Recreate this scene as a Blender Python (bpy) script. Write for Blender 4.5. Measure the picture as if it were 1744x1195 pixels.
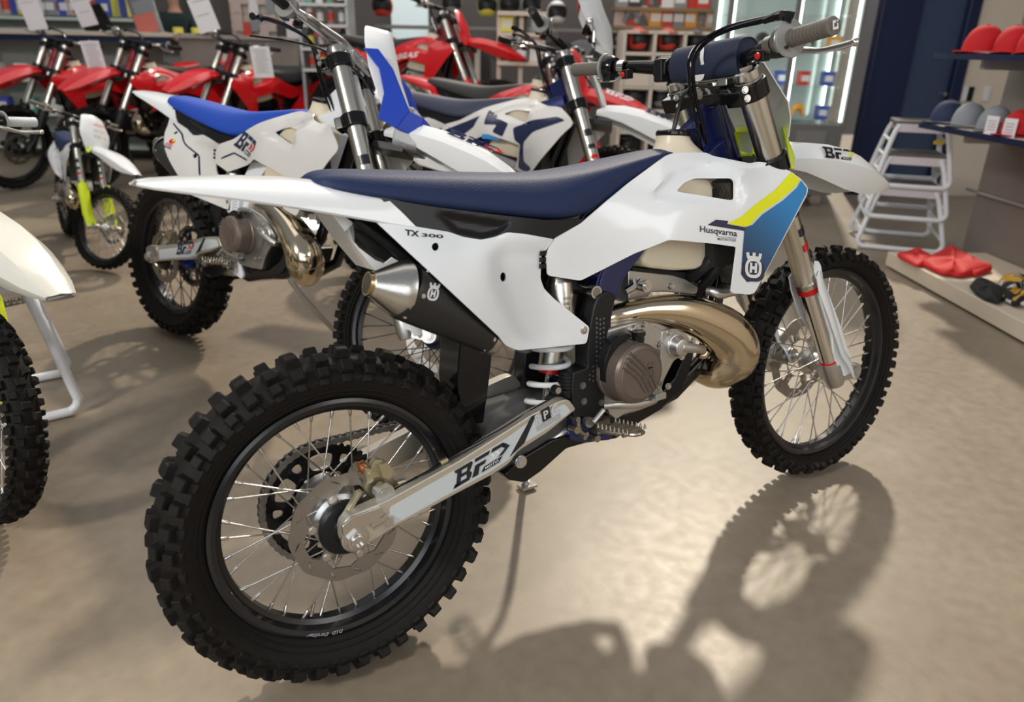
import bpy, bmesh, math, random
import numpy as np
from mathutils import Vector, Matrix, Quaternion, geometry
for o in list(bpy.data.objects): bpy.data.objects.remove(o)
random.seed(7)
SC = bpy.context.scene
COL = SC.collection
PI = math.pi
V = Vector
# ------------------------------------------------------------ camera
CAM = V((-0.35742782, -1.15491539, 1.20091482))
CR = V((0.8487168, -0.52848598, 0.01955416)); CU = V((0.1881123, 0.3362409, 0.92279782)); CF = V((0.49426062, 0.77951564, -0.38478801))
FPX, WPX, HPX = 1244.1127, 1744, 1195
LEAN = -0.140646471
cd = bpy.data.cameras.new('camera'); cam = bpy.data.objects.new('camera', cd); COL.objects.link(cam)
m = Matrix((CR, CU, -CF)).transposed().to_4x4(); m.translation = CAM; cam.matrix_world = m
cd.sensor_width = 36; cd.lens = FPX*36/WPX; cd.clip_start = .05; cd.clip_end = 100
cd.dof.use_dof = True; cd.dof.focus_distance = 1.62; cd.dof.aperture_fstop = 2.8
SC.camera = cam
# ------------------------------------------------------------ world, sun, window light, exposure
SC.view_settings.view_transform = 'Standard'; SC.view_settings.look = 'None'
SC.view_settings.gamma = 1; SC.view_settings.use_curve_mapping = False; SC.view_settings.exposure = 0.04
w = bpy.data.worlds.new('world'); SC.world = w; w.use_nodes = True
nt = w.node_tree; nt.nodes.clear()
out = nt.nodes.new('ShaderNodeOutputWorld'); bg = nt.nodes.new('ShaderNodeBackground')
tc = nt.nodes.new('ShaderNodeTexCoord'); sx = nt.nodes.new('ShaderNodeSeparateXYZ'); rp = nt.nodes.new('ShaderNodeValToRGB')
nt.links.new(tc.outputs['Generated'], sx.inputs[0]); nt.links.new(sx.outputs[2], rp.inputs[0])
rp.color_ramp.elements[0].position = 0.0; rp.color_ramp.elements[0].color = (.20, .185, .17, 1)
rp.color_ramp.elements[1].position = 0.55; rp.color_ramp.elements[1].color = (.62, .66, .72, 1)
nt.links.new(rp.outputs[0], bg.inputs[0]); nt.links.new(bg.outputs[0], out.inputs[0]); bg.inputs[1].default_value = 0.42
def lamp(name, kind, loc, target, energy, color, **kw):
    l = bpy.data.lights.new(name, kind); l.energy = energy; l.color = color
    for k, v in kw.items(): setattr(l, k, v)
    o = bpy.data.objects.new(name, l); COL.objects.link(o); o.location = loc
    o.rotation_euler = (V(target)-V(loc)).to_track_quat('-Z', 'Y').to_euler(); return o
lamp('sun', 'SUN', (8.5, 7.4, 10), (0, 0, 0), 2.45, (1, .88, .70), angle=math.radians(2.4))
lamp('window_light', 'AREA', (-2.6, -4.6, 2.6), (.6, .4, .6), 100, (.90, .95, 1), shape='RECTANGLE', size=4.5, size_y=2.6)
lamp('window_light', 'AREA', (2.5, -2.6, 2.3), (.8, .2, .5), 48, (.94, .97, 1), shape='RECTANGLE', size=3.4, size_y=1.5)
lamp('side_window_light', 'AREA', (-4.2, -1.0, 3.6), (0, .6, 0), 165, (1, .95, .88), shape='RECTANGLE', size=.7, size_y=.7)
lamp('overhead_fill', 'AREA', (1.0, 3.5, 4.2), (1.0, 3.5, 0), 90, (1, .95, .88), shape='RECTANGLE', size=5, size_y=5)  # overhead area lights added to brighten the shop; no fixtures hang there
lamp('overhead_fill', 'AREA', (4.6, 6.0, 4.2), (4.6, 6.0, 0), 120, (1, .96, .9), shape='RECTANGLE', size=4, size_y=4)
# ------------------------------------------------------------ materials
MATS = {}
def mat(name, col, rough=.5, metal=0, spec=.5, coat=0, bump=None, emit=0, trans=0, alpha=1, aniso=0, var=None, sss=0):
    if name in MATS: return MATS[name]
    M = bpy.data.materials.new(name); M.use_nodes = True; n = M.node_tree.nodes; L = M.node_tree.links
    b = n['Principled BSDF']; I = b.inputs
    I['Base Color'].default_value = (*col, 1); I['Roughness'].default_value = rough; I['Metallic'].default_value = metal
    I['Specular IOR Level'].default_value = spec; I['Coat Weight'].default_value = coat; I['Coat Roughness'].default_value = .04
    if emit: I['Emission Color'].default_value = (*col, 1); I['Emission Strength'].default_value = emit
    if trans: I['Transmission Weight'].default_value = trans
    if sss: I['Subsurface Weight'].default_value = sss; I['Subsurface Radius'].default_value = (.05, .04, .02); I['Subsurface Scale'].default_value = .4
    if alpha < 1: I['Alpha'].default_value = alpha
    tcn = n.new('ShaderNodeTexCoord')
    if var:  # (scale, amount): mottled base colour
        ns = n.new('ShaderNodeTexNoise'); ns.inputs['Scale'].default_value = var[0]; ns.inputs['Detail'].default_value = 5
        mx = n.new('ShaderNodeMix'); mx.data_type = 'RGBA'; mx.blend_type = 'MIX'
        mx.inputs[6].default_value = (*[c*(1-var[1]) for c in col], 1); mx.inputs[7].default_value = (*[min(1, c*(1+var[1])) for c in col], 1)
        L.new(tcn.outputs['Object'], ns.inputs['Vector']); L.new(ns.outputs[0], mx.inputs[0]); L.new(mx.outputs[2], I['Base Color'])
    if bump:  # (scale, strength, kind)
        k = bump[2] if len(bump) > 2 else 'noise'
        tx = n.new('ShaderNodeTexVoronoi' if k == 'cells' else 'ShaderNodeTexNoise'); tx.inputs['Scale'].default_value = bump[0]
        bp = n.new('ShaderNodeBump'); bp.inputs['Strength'].default_value = bump[1]; bp.inputs['Distance'].default_value = .002
        if aniso:
            mp = n.new('ShaderNodeMapping'); mp.inputs['Scale'].default_value = (1, aniso, 1)
            L.new(tcn.outputs['Object'], mp.inputs[0]); L.new(mp.outputs[0], tx.inputs['Vector'])
        else: L.new(tcn.outputs['Object'], tx.inputs['Vector'])
        L.new(tx.outputs[0], bp.inputs['Height']); L.new(bp.outputs[0], I['Normal'])
    MATS[name] = M; return M
white = mat('white_plastic', (.80, .82, .83), .16, spec=.5, coat=.25)
black = mat('black_plastic', (.008, .008, .009), .42, spec=.35, bump=(900, .12))
gloss = mat('black_gloss', (.005, .005, .006), .14, spec=.4)
rubber = mat('tyre_rubber', (.009, .0072, .006), .68, spec=.22, bump=(160, .25), var=(40, .25))
rimm = mat('black_anodised', (.008, .008, .010), .22, spec=.6)
alu = mat('cast_aluminium', (.56, .56, .55), .36, 1, bump=(700, .12))
brush = mat('brushed_aluminium', (.62, .59, .52), .30, 1, bump=(300, .08), aniso=.05)
steel = mat('steel', (.62, .60, .57), .24, 1)
rotor = mat('rotor_steel', (.36, .34, .32), .34, 1, bump=(200, .1), aniso=.05)
chrome = mat('chrome', (.80, .78, .74), .09, 1)
nickel = mat('nickel_pipe', (.60, .51, .37), .13, 1, bump=(9, .10))
bronze = mat('bronze_cover', (.16, .125, .105), .42, .5)
bronzed = mat('bronze_dots', (.17, .135, .11), .48, .5, bump=(650, .5, 'cells'))
forkm = mat('fork_anodised', (.62, .60, .54), .27, 1, bump=(500, .04), aniso=.02)
navy = mat('navy_seat', (.010, .022, .075), .58, spec=.35, bump=(420, .22, 'cells'))
navyf = mat('navy_foam', (.012, .020, .050), .7, bump=(600, .3))
blueframe = mat('blue_frame', (.010, .018, .105), .25, .5, coat=.6)
armm = mat('arm_metal', (.62, .58, .50), .42, .75, bump=(300, .06), aniso=.05)
cream = mat('tank_plastic', (.72, .64, .49), .35, sss=.35)
neon = mat('neon_yellow', (.72, .86, .02), .3)
yellow = mat('yellow_graphic', (.80, .82, .0), .16, coat=.4)
red = mat('red_anodised', (.60, .02, .02), .28, .4)
redp = mat('red_plastic', (.62, .008, .012), .2, coat=.4)
flangem = mat('pale_grey_rubber', (.24, .24, .23), .5)
greyr = mat('grey_rubber', (.125, .11, .092), .6, bump=(700, .25))
greyd = mat('grey_plastic', (.40, .41, .42), .35)
whited = mat('white_print', (.78, .78, .78), .3)
inkm = mat('black_print', (.012, .014, .02), .3)
navyp = mat('navy_print', (.010, .016, .06), .22, coat=.4)
bluep = mat('blue_print', (.005, .03, .35), .22, coat=.3)
silverdec = mat('silver_decal', (.56, .60, .62), .3, coat=.3)
muff = mat('muffler_black', (.014, .014, .014), .42)
titan = mat('brushed_steel', (.56, .54, .49), .30, 1, bump=(240, .10), aniso=.05)
brass = mat('caliper_gold', (.50, .45, .30), .38, .9)
copper = mat('copper_piston', (.60, .20, .07), .3, .9)
springw = mat('white_spring', (.74, .76, .78), .3)
radm = mat('radiator_core', (.05, .05, .045), .5, .6)
paper = mat('paper', (.82, .80, .84), .8)
seatb = mat('blue_seat', (.006, .06, .42), .6, bump=(500, .2))
ktmblue = mat('blue_plastic', (.006, .045, .42), .3)
tint = mat('clear_lens', (.8, .8, .8), .06, trans=.75, spec=.6)
# ------------------------------------------------------------ pixel -> bike plane (measured from the picture, once)
_B0 = (CAM[0], math.cos(LEAN)*CAM[1]+math.sin(LEAN)*CAM[2], -math.sin(LEAN)*CAM[1]+math.cos(LEAN)*CAM[2])
def w2b(v): return V((v[0], math.cos(LEAN)*v[1]+math.sin(LEAN)*v[2], -math.sin(LEAN)*v[1]+math.cos(LEAN)*v[2]))
BC, BR, BU, BF = w2b(CAM), w2b(CR), w2b(CU), w2b(CF)
def P(px, py, y):
    d = BF+BR*((px-WPX/2)/FPX)-BU*((py-HPX/2)/FPX)
    return BC+d*((y-BC[1])/d[1])
def ray(px, py): return CF+CR*((px-WPX/2)/FPX)-CU*((py-HPX/2)/FPX)
def G(px, py, z=0):
    d = ray(px, py); return CAM+d*((z-CAM[2])/d[2])
# ------------------------------------------------------------ mesh builder
class MB:
    def __init__(s): s.v = []; s.f = []; s.mi = []; s.cur = 0
    def add(s, vs, fs):
        o = len(s.v); s.v += [tuple(v) for v in vs]; s.f += [tuple(i+o for i in f) for f in fs]; s.mi += [s.cur]*len(fs)
    def loft(s, rings, cap0=True, cap1=True, closed=True, loop=False):
        n = len(rings[0]); vs = [p for r in rings for p in r]; fs = []
        R = len(rings)
        for i in range(R if loop else R-1):
            a = i*n; b = ((i+1) % R)*n
            for j in range(n if closed else n-1):
                k = (j+1) % n; fs.append((a+j, a+k, b+k, b+j))
        if cap0 and not loop: fs.append(tuple(range(n-1, -1, -1)))
        if cap1 and not loop: fs.append(tuple((R-1)*n+j for j in range(n)))
        s.add(vs, fs)
    def tube(s, pts, r, n=12, k=6, cap=True, flat=None, loop=False):
        pts = [V(p) for p in pts]; rs = list(r) if isinstance(r, (list, tuple)) else [r]*len(pts)
        if k > 1 and len(pts) > 2: pts, rs = smooth(pts, rs, k)
        t0 = (pts[1]-pts[0]).normalized(); a = V((0, 0, 1)) if abs(t0.z) < .9 else V((0, 1, 0))
        nn = (a-t0*a.dot(t0)).normalized(); rings = []
        for i, p in enumerate(pts):
            t = (pts[min(i+1, len(pts)-1)]-pts[max(i-1, 0)]).normalized()
            nn = (nn-t*nn.dot(t)).normalized(); b = t.cross(nn)
            rings.append([p+nn*(math.cos(q)*rs[i])+b*(math.sin(q)*rs[i]*(flat or 1)) for q in (2*PI*j/n for j in range(n))])
        s.loft(rings, cap, cap)
    def cyl(s, a, b, r0, r1=None, n=20): s.tube([a, b], [r0, r0 if r1 is None else r1], n, 1)
    def lathe(s, o, ax, prof, n=32, loop=False, up=None, a0=0, a1=2*PI):
        o = V(o); ax = V(ax).normalized(); a = up or (V((0, 0, 1)) if abs(ax.z) < .9 else V((1, 0, 0)))
        u = (a-ax*a.dot(ax)).normalized(); v = ax.cross(u); full = abs(a1-a0-2*PI) < 1e-6
        N = n if full else n+1
        rings = [[o+ax*t+u*(math.cos(q)*r)+v*(math.sin(q)*r) for q in (a0+(a1-a0)*j/n for j in range(N))] for t, r in prof]
        s.loft(rings, not loop, not loop, closed=full, loop=loop)
    def box(s, c, sz, R=None):
        c = V(c); h = V(sz)/2; vs = []
        for x in (-1, 1):
            for y in (-1, 1):
                for z in (-1, 1):
                    d = V((x*h.x, y*h.y, z*h.z)); vs.append(c+(R @ d if R else d))
        s.add(vs, [(0, 1, 3, 2), (4, 6, 7, 5), (0, 4, 5, 1), (2, 3, 7, 6), (0, 2, 6, 4), (1, 5, 7, 3)])
    def prism(s, a, b):  # two matching outlines
        n = len(a); s.add(list(a)+list(b), [tuple(range(n)), tuple(range(2*n-1, n-1, -1))]+[(i, i+n, (i+1) % n+n, (i+1) % n) for i in range(n)])
    def pp(s, px, y0, y1, r=0):  # pixel outline at depth y0, extruded along y to y1
        if r: px = rnd(px, r)
        A = [P(x, y, y0) for x, y in px]; s.prism(A, [V((p.x, y1, p.z)) for p in A])
    def ball(s, c, r, n=14, sc=(1, 1, 1)):
        c = V(c); rings = []
        for i in range(1, n//2+1):
            t = PI*i/(n//2+1)
            rings.append([c+V((math.cos(q)*math.sin(t)*r*sc[0], math.sin(q)*math.sin(t)*r*sc[1], math.cos(t)*r*sc[2])) for q in (2*PI*j/n for j in range(n))])
        s.loft(rings)
    def bolt(s, c, ax, r=.006, h=.004):
        if getattr(s, 'out', None) is not None:
            q = MB(); q.bolt(c, ax, r, h); s.out.append(q); return
        c = V(c); ax = V(ax).normalized(); s.cyl(c, c+ax*h*.4, r*1.3, n=16); s.tube([c, c+ax*h], r, 6, 1); s.cyl(c+ax*h, c+ax*(h+.0004), r*.5, n=8)
    def mirror(s):
        o = len(s.v); n = len(s.f); s.v += [(x, -y, z) for x, y, z in s.v[:]]
        s.f += [tuple(i+o for i in reversed(f)) for f in s.f[:n]]; s.mi += s.mi[:n]; return s
    def flip(s):
        s.v = [(x, -y, z) for x, y, z in s.v]; s.f = [tuple(reversed(f)) for f in s.f]; return s
def smooth(pts, rs, k):
    P_ = [pts[0]*2-pts[1]]+pts+[pts[-1]*2-pts[-2]]; R_ = [rs[0]]+rs+[rs[-1]]; op = []; orr = []
    for i in range(1, len(P_)-2):
        a, b, c, d = P_[i-1], P_[i], P_[i+1], P_[i+2]
        for j in range(k):
            t = j/k; t2 = t*t; t3 = t2*t
            op.append((b*2+(c-a)*t+(a*2-b*5+c*4-d)*t2+(b*3-a-c*3+d)*t3)*.5)
            e, f, g, h = R_[i-1], R_[i], R_[i+1], R_[i+2]
            orr.append(max(.0001, .5*(2*f+(g-e)*t+(2*e-5*f+4*g-h)*t2+(3*f-e-3*g+h)*t3)))
    op.append(pts[-1]); orr.append(rs[-1]); return op, orr
def rnd(poly, r, k=3):
    out = []; n = len(poly)
    for i in range(n):
        a, b, c = V(poly[i-1][:2]), V(poly[i][:2]), V(poly[(i+1) % n][:2])
        d0 = a-b; d1 = c-b; l0 = min(r, d0.length*.45); l1 = min(r, d1.length*.45)
        if d0.length < 1e-6 or d1.length < 1e-6: out.append((b.x, b.y)); continue
        p = b+d0.normalized()*l0; q = b+d1.normalized()*l1
        for j in range(k+1):
            t = j/k; w_ = p*(1-t)**2+b*2*t*(1-t)+q*t*t; out.append((w_.x, w_.y))
    return out
def empty(name, loc=(0, 0, 0), rot=(0, 0, 0), label=None, cat=None, group=None):
    o = bpy.data.objects.new(name, None); COL.objects.link(o); o.location = loc; o.rotation_euler = rot; o.empty_display_size = .1
    tag(o, label, cat, group); return o
def tag(o, label=None, cat=None, group=None, kind=None):
    if label: o['label'] = label
    if cat: o['category'] = cat
    if group: o['group'] = group
    if kind: o['kind'] = kind
    return o
def part(name, mb, mats, parent=None, bevel=0, angle=35, label=None, seg=2):
    me = bpy.data.meshes.new(name); me.from_pydata(mb.v, [], mb.f)
    mats = mats if isinstance(mats, (list, tuple)) else [mats]
    for m_ in mats: me.materials.append(m_)
    if len(mats) > 1: me.polygons.foreach_set('material_index', mb.mi)
    bm = bmesh.new(); bm.from_mesh(me); bmesh.ops.recalc_face_normals(bm, faces=bm.faces); bm.to_mesh(me); bm.free()
    me.shade_smooth(); me.set_sharp_from_angle(angle=math.radians(angle))
    o = bpy.data.objects.new(name, me); COL.objects.link(o)
    if parent: o.parent = parent
    if bevel:
        b = o.modifiers.new('bevel', 'BEVEL'); b.width = bevel; b.segments = seg; b.limit_method = 'ANGLE'; b.angle_limit = math.radians(40); b.harden_normals = True
    if label: o['label'] = label
    return o
# ------------------------------------------------------------ curved panels, stickers and lettering
def tps(ctrl):
    X = np.array([c[:2] for c in ctrl], float)/100; Y = np.array([c[2] for c in ctrl], float); n = len(X)
    D2 = ((X[:, None]-X[None])**2).sum(2); K = .5*D2*np.log(D2+1e-12)+np.eye(n)*1e-4
    A = np.zeros((n+3, n+3)); A[:n, :n] = K; A[:n, n] = 1; A[:n, n+1:] = X; A[n, :n] = 1; A[n+1:, :n] = X.T
    c = np.linalg.solve(A, np.concatenate([Y, np.zeros(3)]))
    def f(x, y):
        d = ((X-np.array([x/100, y/100]))**2).sum(1); return float((.5*d*np.log(d+1e-12))@c[:n]+c[n]+c[n+1]*x/100+c[n+2]*y/100)
    return f
def inpoly(x, y, poly):
    c = False; n = len(poly); j = n-1
    for i in range(n):
        xi, yi = poly[i][0], poly[i][1]; xj, yj = poly[j][0], poly[j][1]
        if (yi > y) != (yj > y) and x < (xj-xi)*(y-yi)/(yj-yi)+xi: c = not c
        j = i
    return c
def cdt(outline, holes=(), grid=10):
    vs = []; es = []
    for lp in [outline, *holes]:
        o = len(vs); dense = []
        for i in range(len(lp)):
            a = V(lp[i][:2]); b = V(lp[(i+1) % len(lp)][:2]); k = max(1, int((b-a).length/grid)) if grid else 1
            dense += [a.lerp(b, j/k) for j in range(k)]
        vs += dense; es += [(o+i, o+(i+1) % len(dense)) for i in range(len(dense))]
    if grid:
        xs = [v.x for v in vs]; ys = [v.y for v in vs]; nb = list(vs)
        x = min(xs)+grid*.5
        while x < max(xs):
            y = min(ys)+grid*.5
            while y < max(ys):
                if inpoly(x, y, outline) and not any(inpoly(x, y, h) for h in holes) and min((v.x-x)**2+(v.y-y)**2 for v in nb) > (grid*.4)**2: vs.append(V((x, y)))
                y += grid
            x += grid
    r = geometry.delaunay_2d_cdt(vs, es, [], 0, 1e-6)
    ov, of = r[0], r[2]; fs = []
    for f in of:
        cx = sum(ov[i].x for i in f)/len(f); cy = sum(ov[i].y for i in f)/len(f)
        if inpoly(cx, cy, outline) and not any(inpoly(cx, cy, h) for h in holes): fs.append(tuple(f))
    return [(v.x, v.y) for v in ov], fs
def sheet(mb, vs2, fs, mp, off):  # mp(x,y)->3d front point ; off(p)->back point ; gives a closed thin shell
    A = [mp(x, y) for x, y in vs2]; Bk = [off(p) for p in A]; n = len(A); cnt = {}
    for f in fs:
        for i in range(len(f)): cnt[(f[i], f[(i+1) % len(f)])] = 1
    F = list(fs)+[tuple(i+n for i in reversed(f)) for f in fs]
    F += [(a, a+n, b+n, b) for (a, b) in cnt if (b, a) not in cnt]
    mb.add(A+Bk, F)
def pxpanel(mb, outline, yf, holes=(), grid=10, thick=.0035, lift=0):
    vs, fs = cdt(outline, holes, grid)
    sheet(mb, vs, fs, lambda x, y: P(x, y, yf(x, y)-lift), lambda p: V((p.x, p.y+thick, p.z)))
_tx = {}
def text2d(s, bold=0.0, shear=0.0):
    k = (s, bold, shear)
    if k in _tx: return _tx[k]
    c = bpy.data.curves.new('t', 'FONT'); c.body = s; c.size = 1; c.offset = bold; c.shear = shear; c.resolution_u = 3; c.fill_mode = 'FRONT'
    o = bpy.data.objects.new('t', c); COL.objects.link(o); dg = bpy.context.evaluated_depsgraph_get(); me = o.evaluated_get(dg).to_mesh()
    vs = [(v.co.x, v.co.y) for v in me.vertices]; fs = [tuple(p.vertices) for p in me.polygons]
    o.evaluated_get(dg).to_mesh_clear(); bpy.data.objects.remove(o); bpy.data.curves.remove(c)
    x0 = min(v[0] for v in vs); x1 = max(v[0] for v in vs); y0 = min(v[1] for v in vs); y1 = max(v[1] for v in vs)
    vs = [((x-x0)/(x1-x0), (y-y0)/(y1-y0)) for x, y in vs]; _tx[k] = (vs, fs); return _tx[k]
def put(mb, shp, mp, thick=None):
    """flat artwork (verts, faces) in unit space laid on a surface by mp(u,v)->point, given a hair of thickness along nrm"""
    vs, fs = shp
    A = [mp(u, v) for u, v in vs]
    mb.add(A, fs)
def quadmap(o, ex, ey, yf, lift=.0012):  # unit square -> pixels -> panel
    return lambda u, v, l=0: P(o[0]+u*ex[0]+v*ey[0], o[1]+u*ex[1]+v*ey[1], yf(o[0]+u*ex[0]+v*ey[0], o[1]+u*ex[1]+v*ey[1])-lift-l)
def planemap(o, ex, ey): 
    o = V(o); ex = V(ex); ey = V(ey); nn = ex.cross(ey).normalized(); return lambda u, v, l=0: o+ex*u+ey*v+nn*l
def polys(*ps):
    vs = []; fs = []
    for p in ps: fs.append(tuple(range(len(vs), len(vs)+len(p)))); vs += list(p)
    return vs, fs
BFD_A = polys([(0, 1), (.30, 1), (.33, .92), (.33, .80), (.03, .80)], [(.06, .80), (.14, .80), (.12, 0), (0, 0), (.05, .15)], [(.12, .60), (.29, .60), (.29, .42), (.12, .42)], [(.03, .2), (.31, .2), (.29, 0), (0, 0)],
    [(.24, .80), (.33, .80), (.29, .52), (.23, .6)], [(.23, .42), (.29, .48), (.33, .34), (.31, .1), (.24, .2)],
    [(.37, 1), (.64, 1), (.62, .80), (.37, .80)], [(.38, .62), (.58, .62), (.56, .42), (.38, .42)], [(.38, .6), (.47, .6), (.45, 0), (.34, 0)], [(.68, 1), (.86, 1), (.95, .80), (.66, .80)], [(.55, .26), (.88, .26), (.82, 0), (.5, 0)])
BFD_B = polys([(.87, 1), (1, .62), (.88, .32), (.80, .32), (.91, .62), (.85, .8)])
BFD_C = polys([(.64, .74), (.68, .74), (.75, .56), (.66, .36), (.62, .36), (.70, .56)], [(.72, .74), (.76, .74), (.83, .56), (.74, .36), (.70, .36), (.78, .56)])
def circ2(cx, cy, rx, ry, n=24, a0=0): return [(cx+rx*math.cos(a0+2*PI*i/n), cy+ry*math.sin(a0+2*PI*i/n)) for i in range(n)]
def shield(k=0): return rnd([(.5-.46+k, .74-k*.3), (.5+.46-k, .74-k*.3), (.5+.46-k, .0+k*1.2), (.5-.46+k, .0+k*1.2)], .45-k*.5, 6)
CREST_RING = cdt(rnd([(.04, .76), (.96, .76), (.94, .0), (.06, .0)], .42, 6), [rnd([(.20, .66), (.80, .66), (.80, .12), (.20, .12)], .26, 6)], 0)
CREST_H = polys([(.30, .60), (.43, .60), (.43, .20), (.30, .20)], [(.57, .60), (.70, .60), (.70, .20), (.57, .20)], [(.43, .46), (.57, .46), (.57, .34), (.43, .34)])
CREST_CROWN = polys([(.12, .76), (.06, .98), (.22, 1.0), (.26, .86), (.42, .86), (.42, 1.0), (.58, 1.0), (.58, .86), (.74, .86), (.78, 1.0), (.94, .98), (.88, .76)], [(.14, .76), (.86, .76), (.80, .66), (.20, .66)])
def logo(parent, mp, name='badge_print', ma=None, mb_=None, mc=None):
    b = MB(); put(b, BFD_A, mp); b.cur = 1; put(b, BFD_B, mp); b.cur = 2; put(b, BFD_C, mp)
    b.cur = 3; vs, fs = text2d('MOTO', .02); put(b, ([(.57+u*.24, .06+v*.14) for u, v in vs], fs), lambda u, v: mp(u, v, .0006))
    return part(name, b, [ma or inkm, mb_ or ma or inkm, mc or greyd, whited], parent)
def crest(parent, mp, m1, name='crest_print'):
    b = MB(); [put(b, s, mp) for s in (CREST_RING, CREST_H, CREST_CROWN)]; return part(name, b, m1, parent)
# ============================================================ the motorcycle, built in its own upright frame (x forward, y left, z up)
WB = 1.487; RA = math.radians(26.1)
def wheel(root, c, name, Rt, Wt, bead, rimw, pitches, knob, spoke_r0, R):
    """tyre with knobs, rim, 36 spokes; returns parts; R = steering matrix placeholder list"""
    c = V(c); Y = V((0, 1, 0)); hs = Rt-.016  # carcass crown radius
    def carc(t):  # t -1..1 across the tread, returns (y, r)
        a = t*1.25; return (math.sin(a)/math.sin(1.25)*Wt*.5, hs-(1-math.cos(a))*Wt*.42)
    b = MB(); prof = [(-rimw*.9, bead+.002), (-Wt*.46, bead+(hs-bead)*.38)]+[carc(t/8) for t in range(-8, 9)]+[(Wt*.46, bead+(hs-bead)*.38), (rimw*.9, bead+.002), (0, bead+.012)]
    b.lathe(c, Y, prof, 96, loop=True, up=V((1, 0, 0)))
    for s in (-1, 1):   # raised bead lines on the sidewall
        for q in (.18, .30): 
            rr = bead+(hs-bead)*q; yy = s*(rimw*.9+(Wt*.46-rimw*.9)*min(1, q/.38)+.0005)
            b.lathe(c, Y, [(yy-.0012, rr-.001), (yy+s*.0008, rr), (yy-.0012, rr+.001)], 96, loop=True, up=V((1, 0, 0)))
    def knobm(th, t0, t1, dth, hgt, sk=0, tp=.8):
        for (lo, hi) in ((0, 1),):
            vs = []
            for lv, sc in ((-.003, 1.32), (hgt*.30, 1.05), (hgt*.88, .92), (hgt, .76)):
                for (a, q) in ((-1, -1), (1, -1), (1, 1), (-1, 1)):
                    t = (t0+t1)/2+q*(t1-t0)/2*sc; y, r = carc(max(-1.22, min(1.22, t))); e = .02
                    y2, r2 = carc(t+e); ty, tr = y2-y, r2-r; l = math.hypot(ty, tr); ny, nr = -tr/l, ty/l
                    A = th+a*dth/2*sc+sk*q*dth; rr = r+nr*lv; yy = y+ny*lv
                    vs.append(c+V((math.cos(A)*rr, yy, math.sin(A)*rr)))
            b.add(vs, [(3, 2, 1, 0), (12, 13, 14, 15)]+[(i+q, (i+1) % 4+q, (i+1) % 4+4+q, i+4+q) for i in range(4) for q in (0, 4, 8)])
    dp = 2*PI/pitches
    for i in range(pitches):
        th = i*dp
        if knob == 'rear':
            knobm(th, -.27, -.03, dp*.27, .0165); knobm(th, .03, .27, dp*.27, .0165)
            knobm(th+dp*.5, -.54, -.25, dp*.26, .0165, .05); knobm(th+dp*.5, .25, .54, dp*.26, .0165, -.05)
            for s in (-1, 1):
                lo, hi = sorted((s*.56, s*.84)); knobm(th+dp*.04, lo, hi, dp*.27, .018)
                lo, hi = sorted((s*.66, s*.90)); knobm(th+dp*.54, lo, hi, dp*.24, .015)
                for q_ in (.04, .54): lo, hi = sorted((s*.86, s*1.08)); knobm(th+dp*q_, lo, hi, dp*.20, .0035)
        else:
            knobm(th, -.20, .20, dp*.32, .013)
            for s in (-1, 1):
                lo, hi = sorted((s*.26, s*.56)); knobm(th+dp*.5, lo, hi, dp*.32, .013, s*.05)
                lo, hi = sorted((s*.66, s*1.04)); knobm(th+dp*.05, lo, hi, dp*.34, .014)
                lo, hi = sorted((s*.78, s*1.08)); knobm(th+dp*.55, lo, hi, dp*.26, .012)
    ty = part(name+'_tire', b, rubber, root, angle=30)
    b = MB(); w2 = rimw
    b.lathe(c, Y, [(-w2, bead+.001), (-w2-.004, bead+.003), (-w2-.006, bead-.004), (-w2-.003, bead-.013), (-w2*.55, bead-.017), (-w2*.38, bead-.026), (w2*.38, bead-.026), (w2*.55, bead-.017), (w2+.003, bead-.013), (w2+.006, bead-.004), (w2+.004, bead+.003), (w2, bead+.001), (0, bead-.012)], 96, loop=True, up=V((1, 0, 0)))
    rim = part(name+'_rim', b, rimm, root, angle=25)
    for i in range(36):
        b = MB(); g = i//2; s = 1 if i % 2 else -1; ang = 2*PI*(i+.5)/36
        k = -1 if (i//2) % 2 else 1
        ha = ang+k*math.radians(52); hp = c+V((math.cos(ha)*spoke_r0, s*.031+(.004*k), math.sin(ha)*spoke_r0))
        rp_ = c+V((math.cos(ang)*(bead-.026), s*.004, math.sin(ang)*(bead-.026))); d = (hp-rp_).normalized()
        b.tube([hp, rp_], .00175, 8, 1); b.tube([rp_-d*.002, rp_+d*.012, rp_+d*.017], [.0036, .0036, .0022], 8, 1)
        part('spoke', b, steel, rim, angle=50)
    b = MB()
    vp = c+V((math.cos(4.35)*(bead-.028), 0, math.sin(4.35)*(bead-.028))); d = (c-vp).normalized()
    b.tube([vp, vp+d*.006, vp+d*.0061, vp+d*.02, vp+d*.0201, vp+d*.027], [.006, .006, .0035, .0035, .0045, .0045], 10, 1); part('valve_stem', b, steel, rim)
    return ty, rim
def bolts_of(b, par, m_, flip=False):
    for q in b.out: part('bolt', q.flip() if flip else q, m_, par)
    b.out = None
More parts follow.
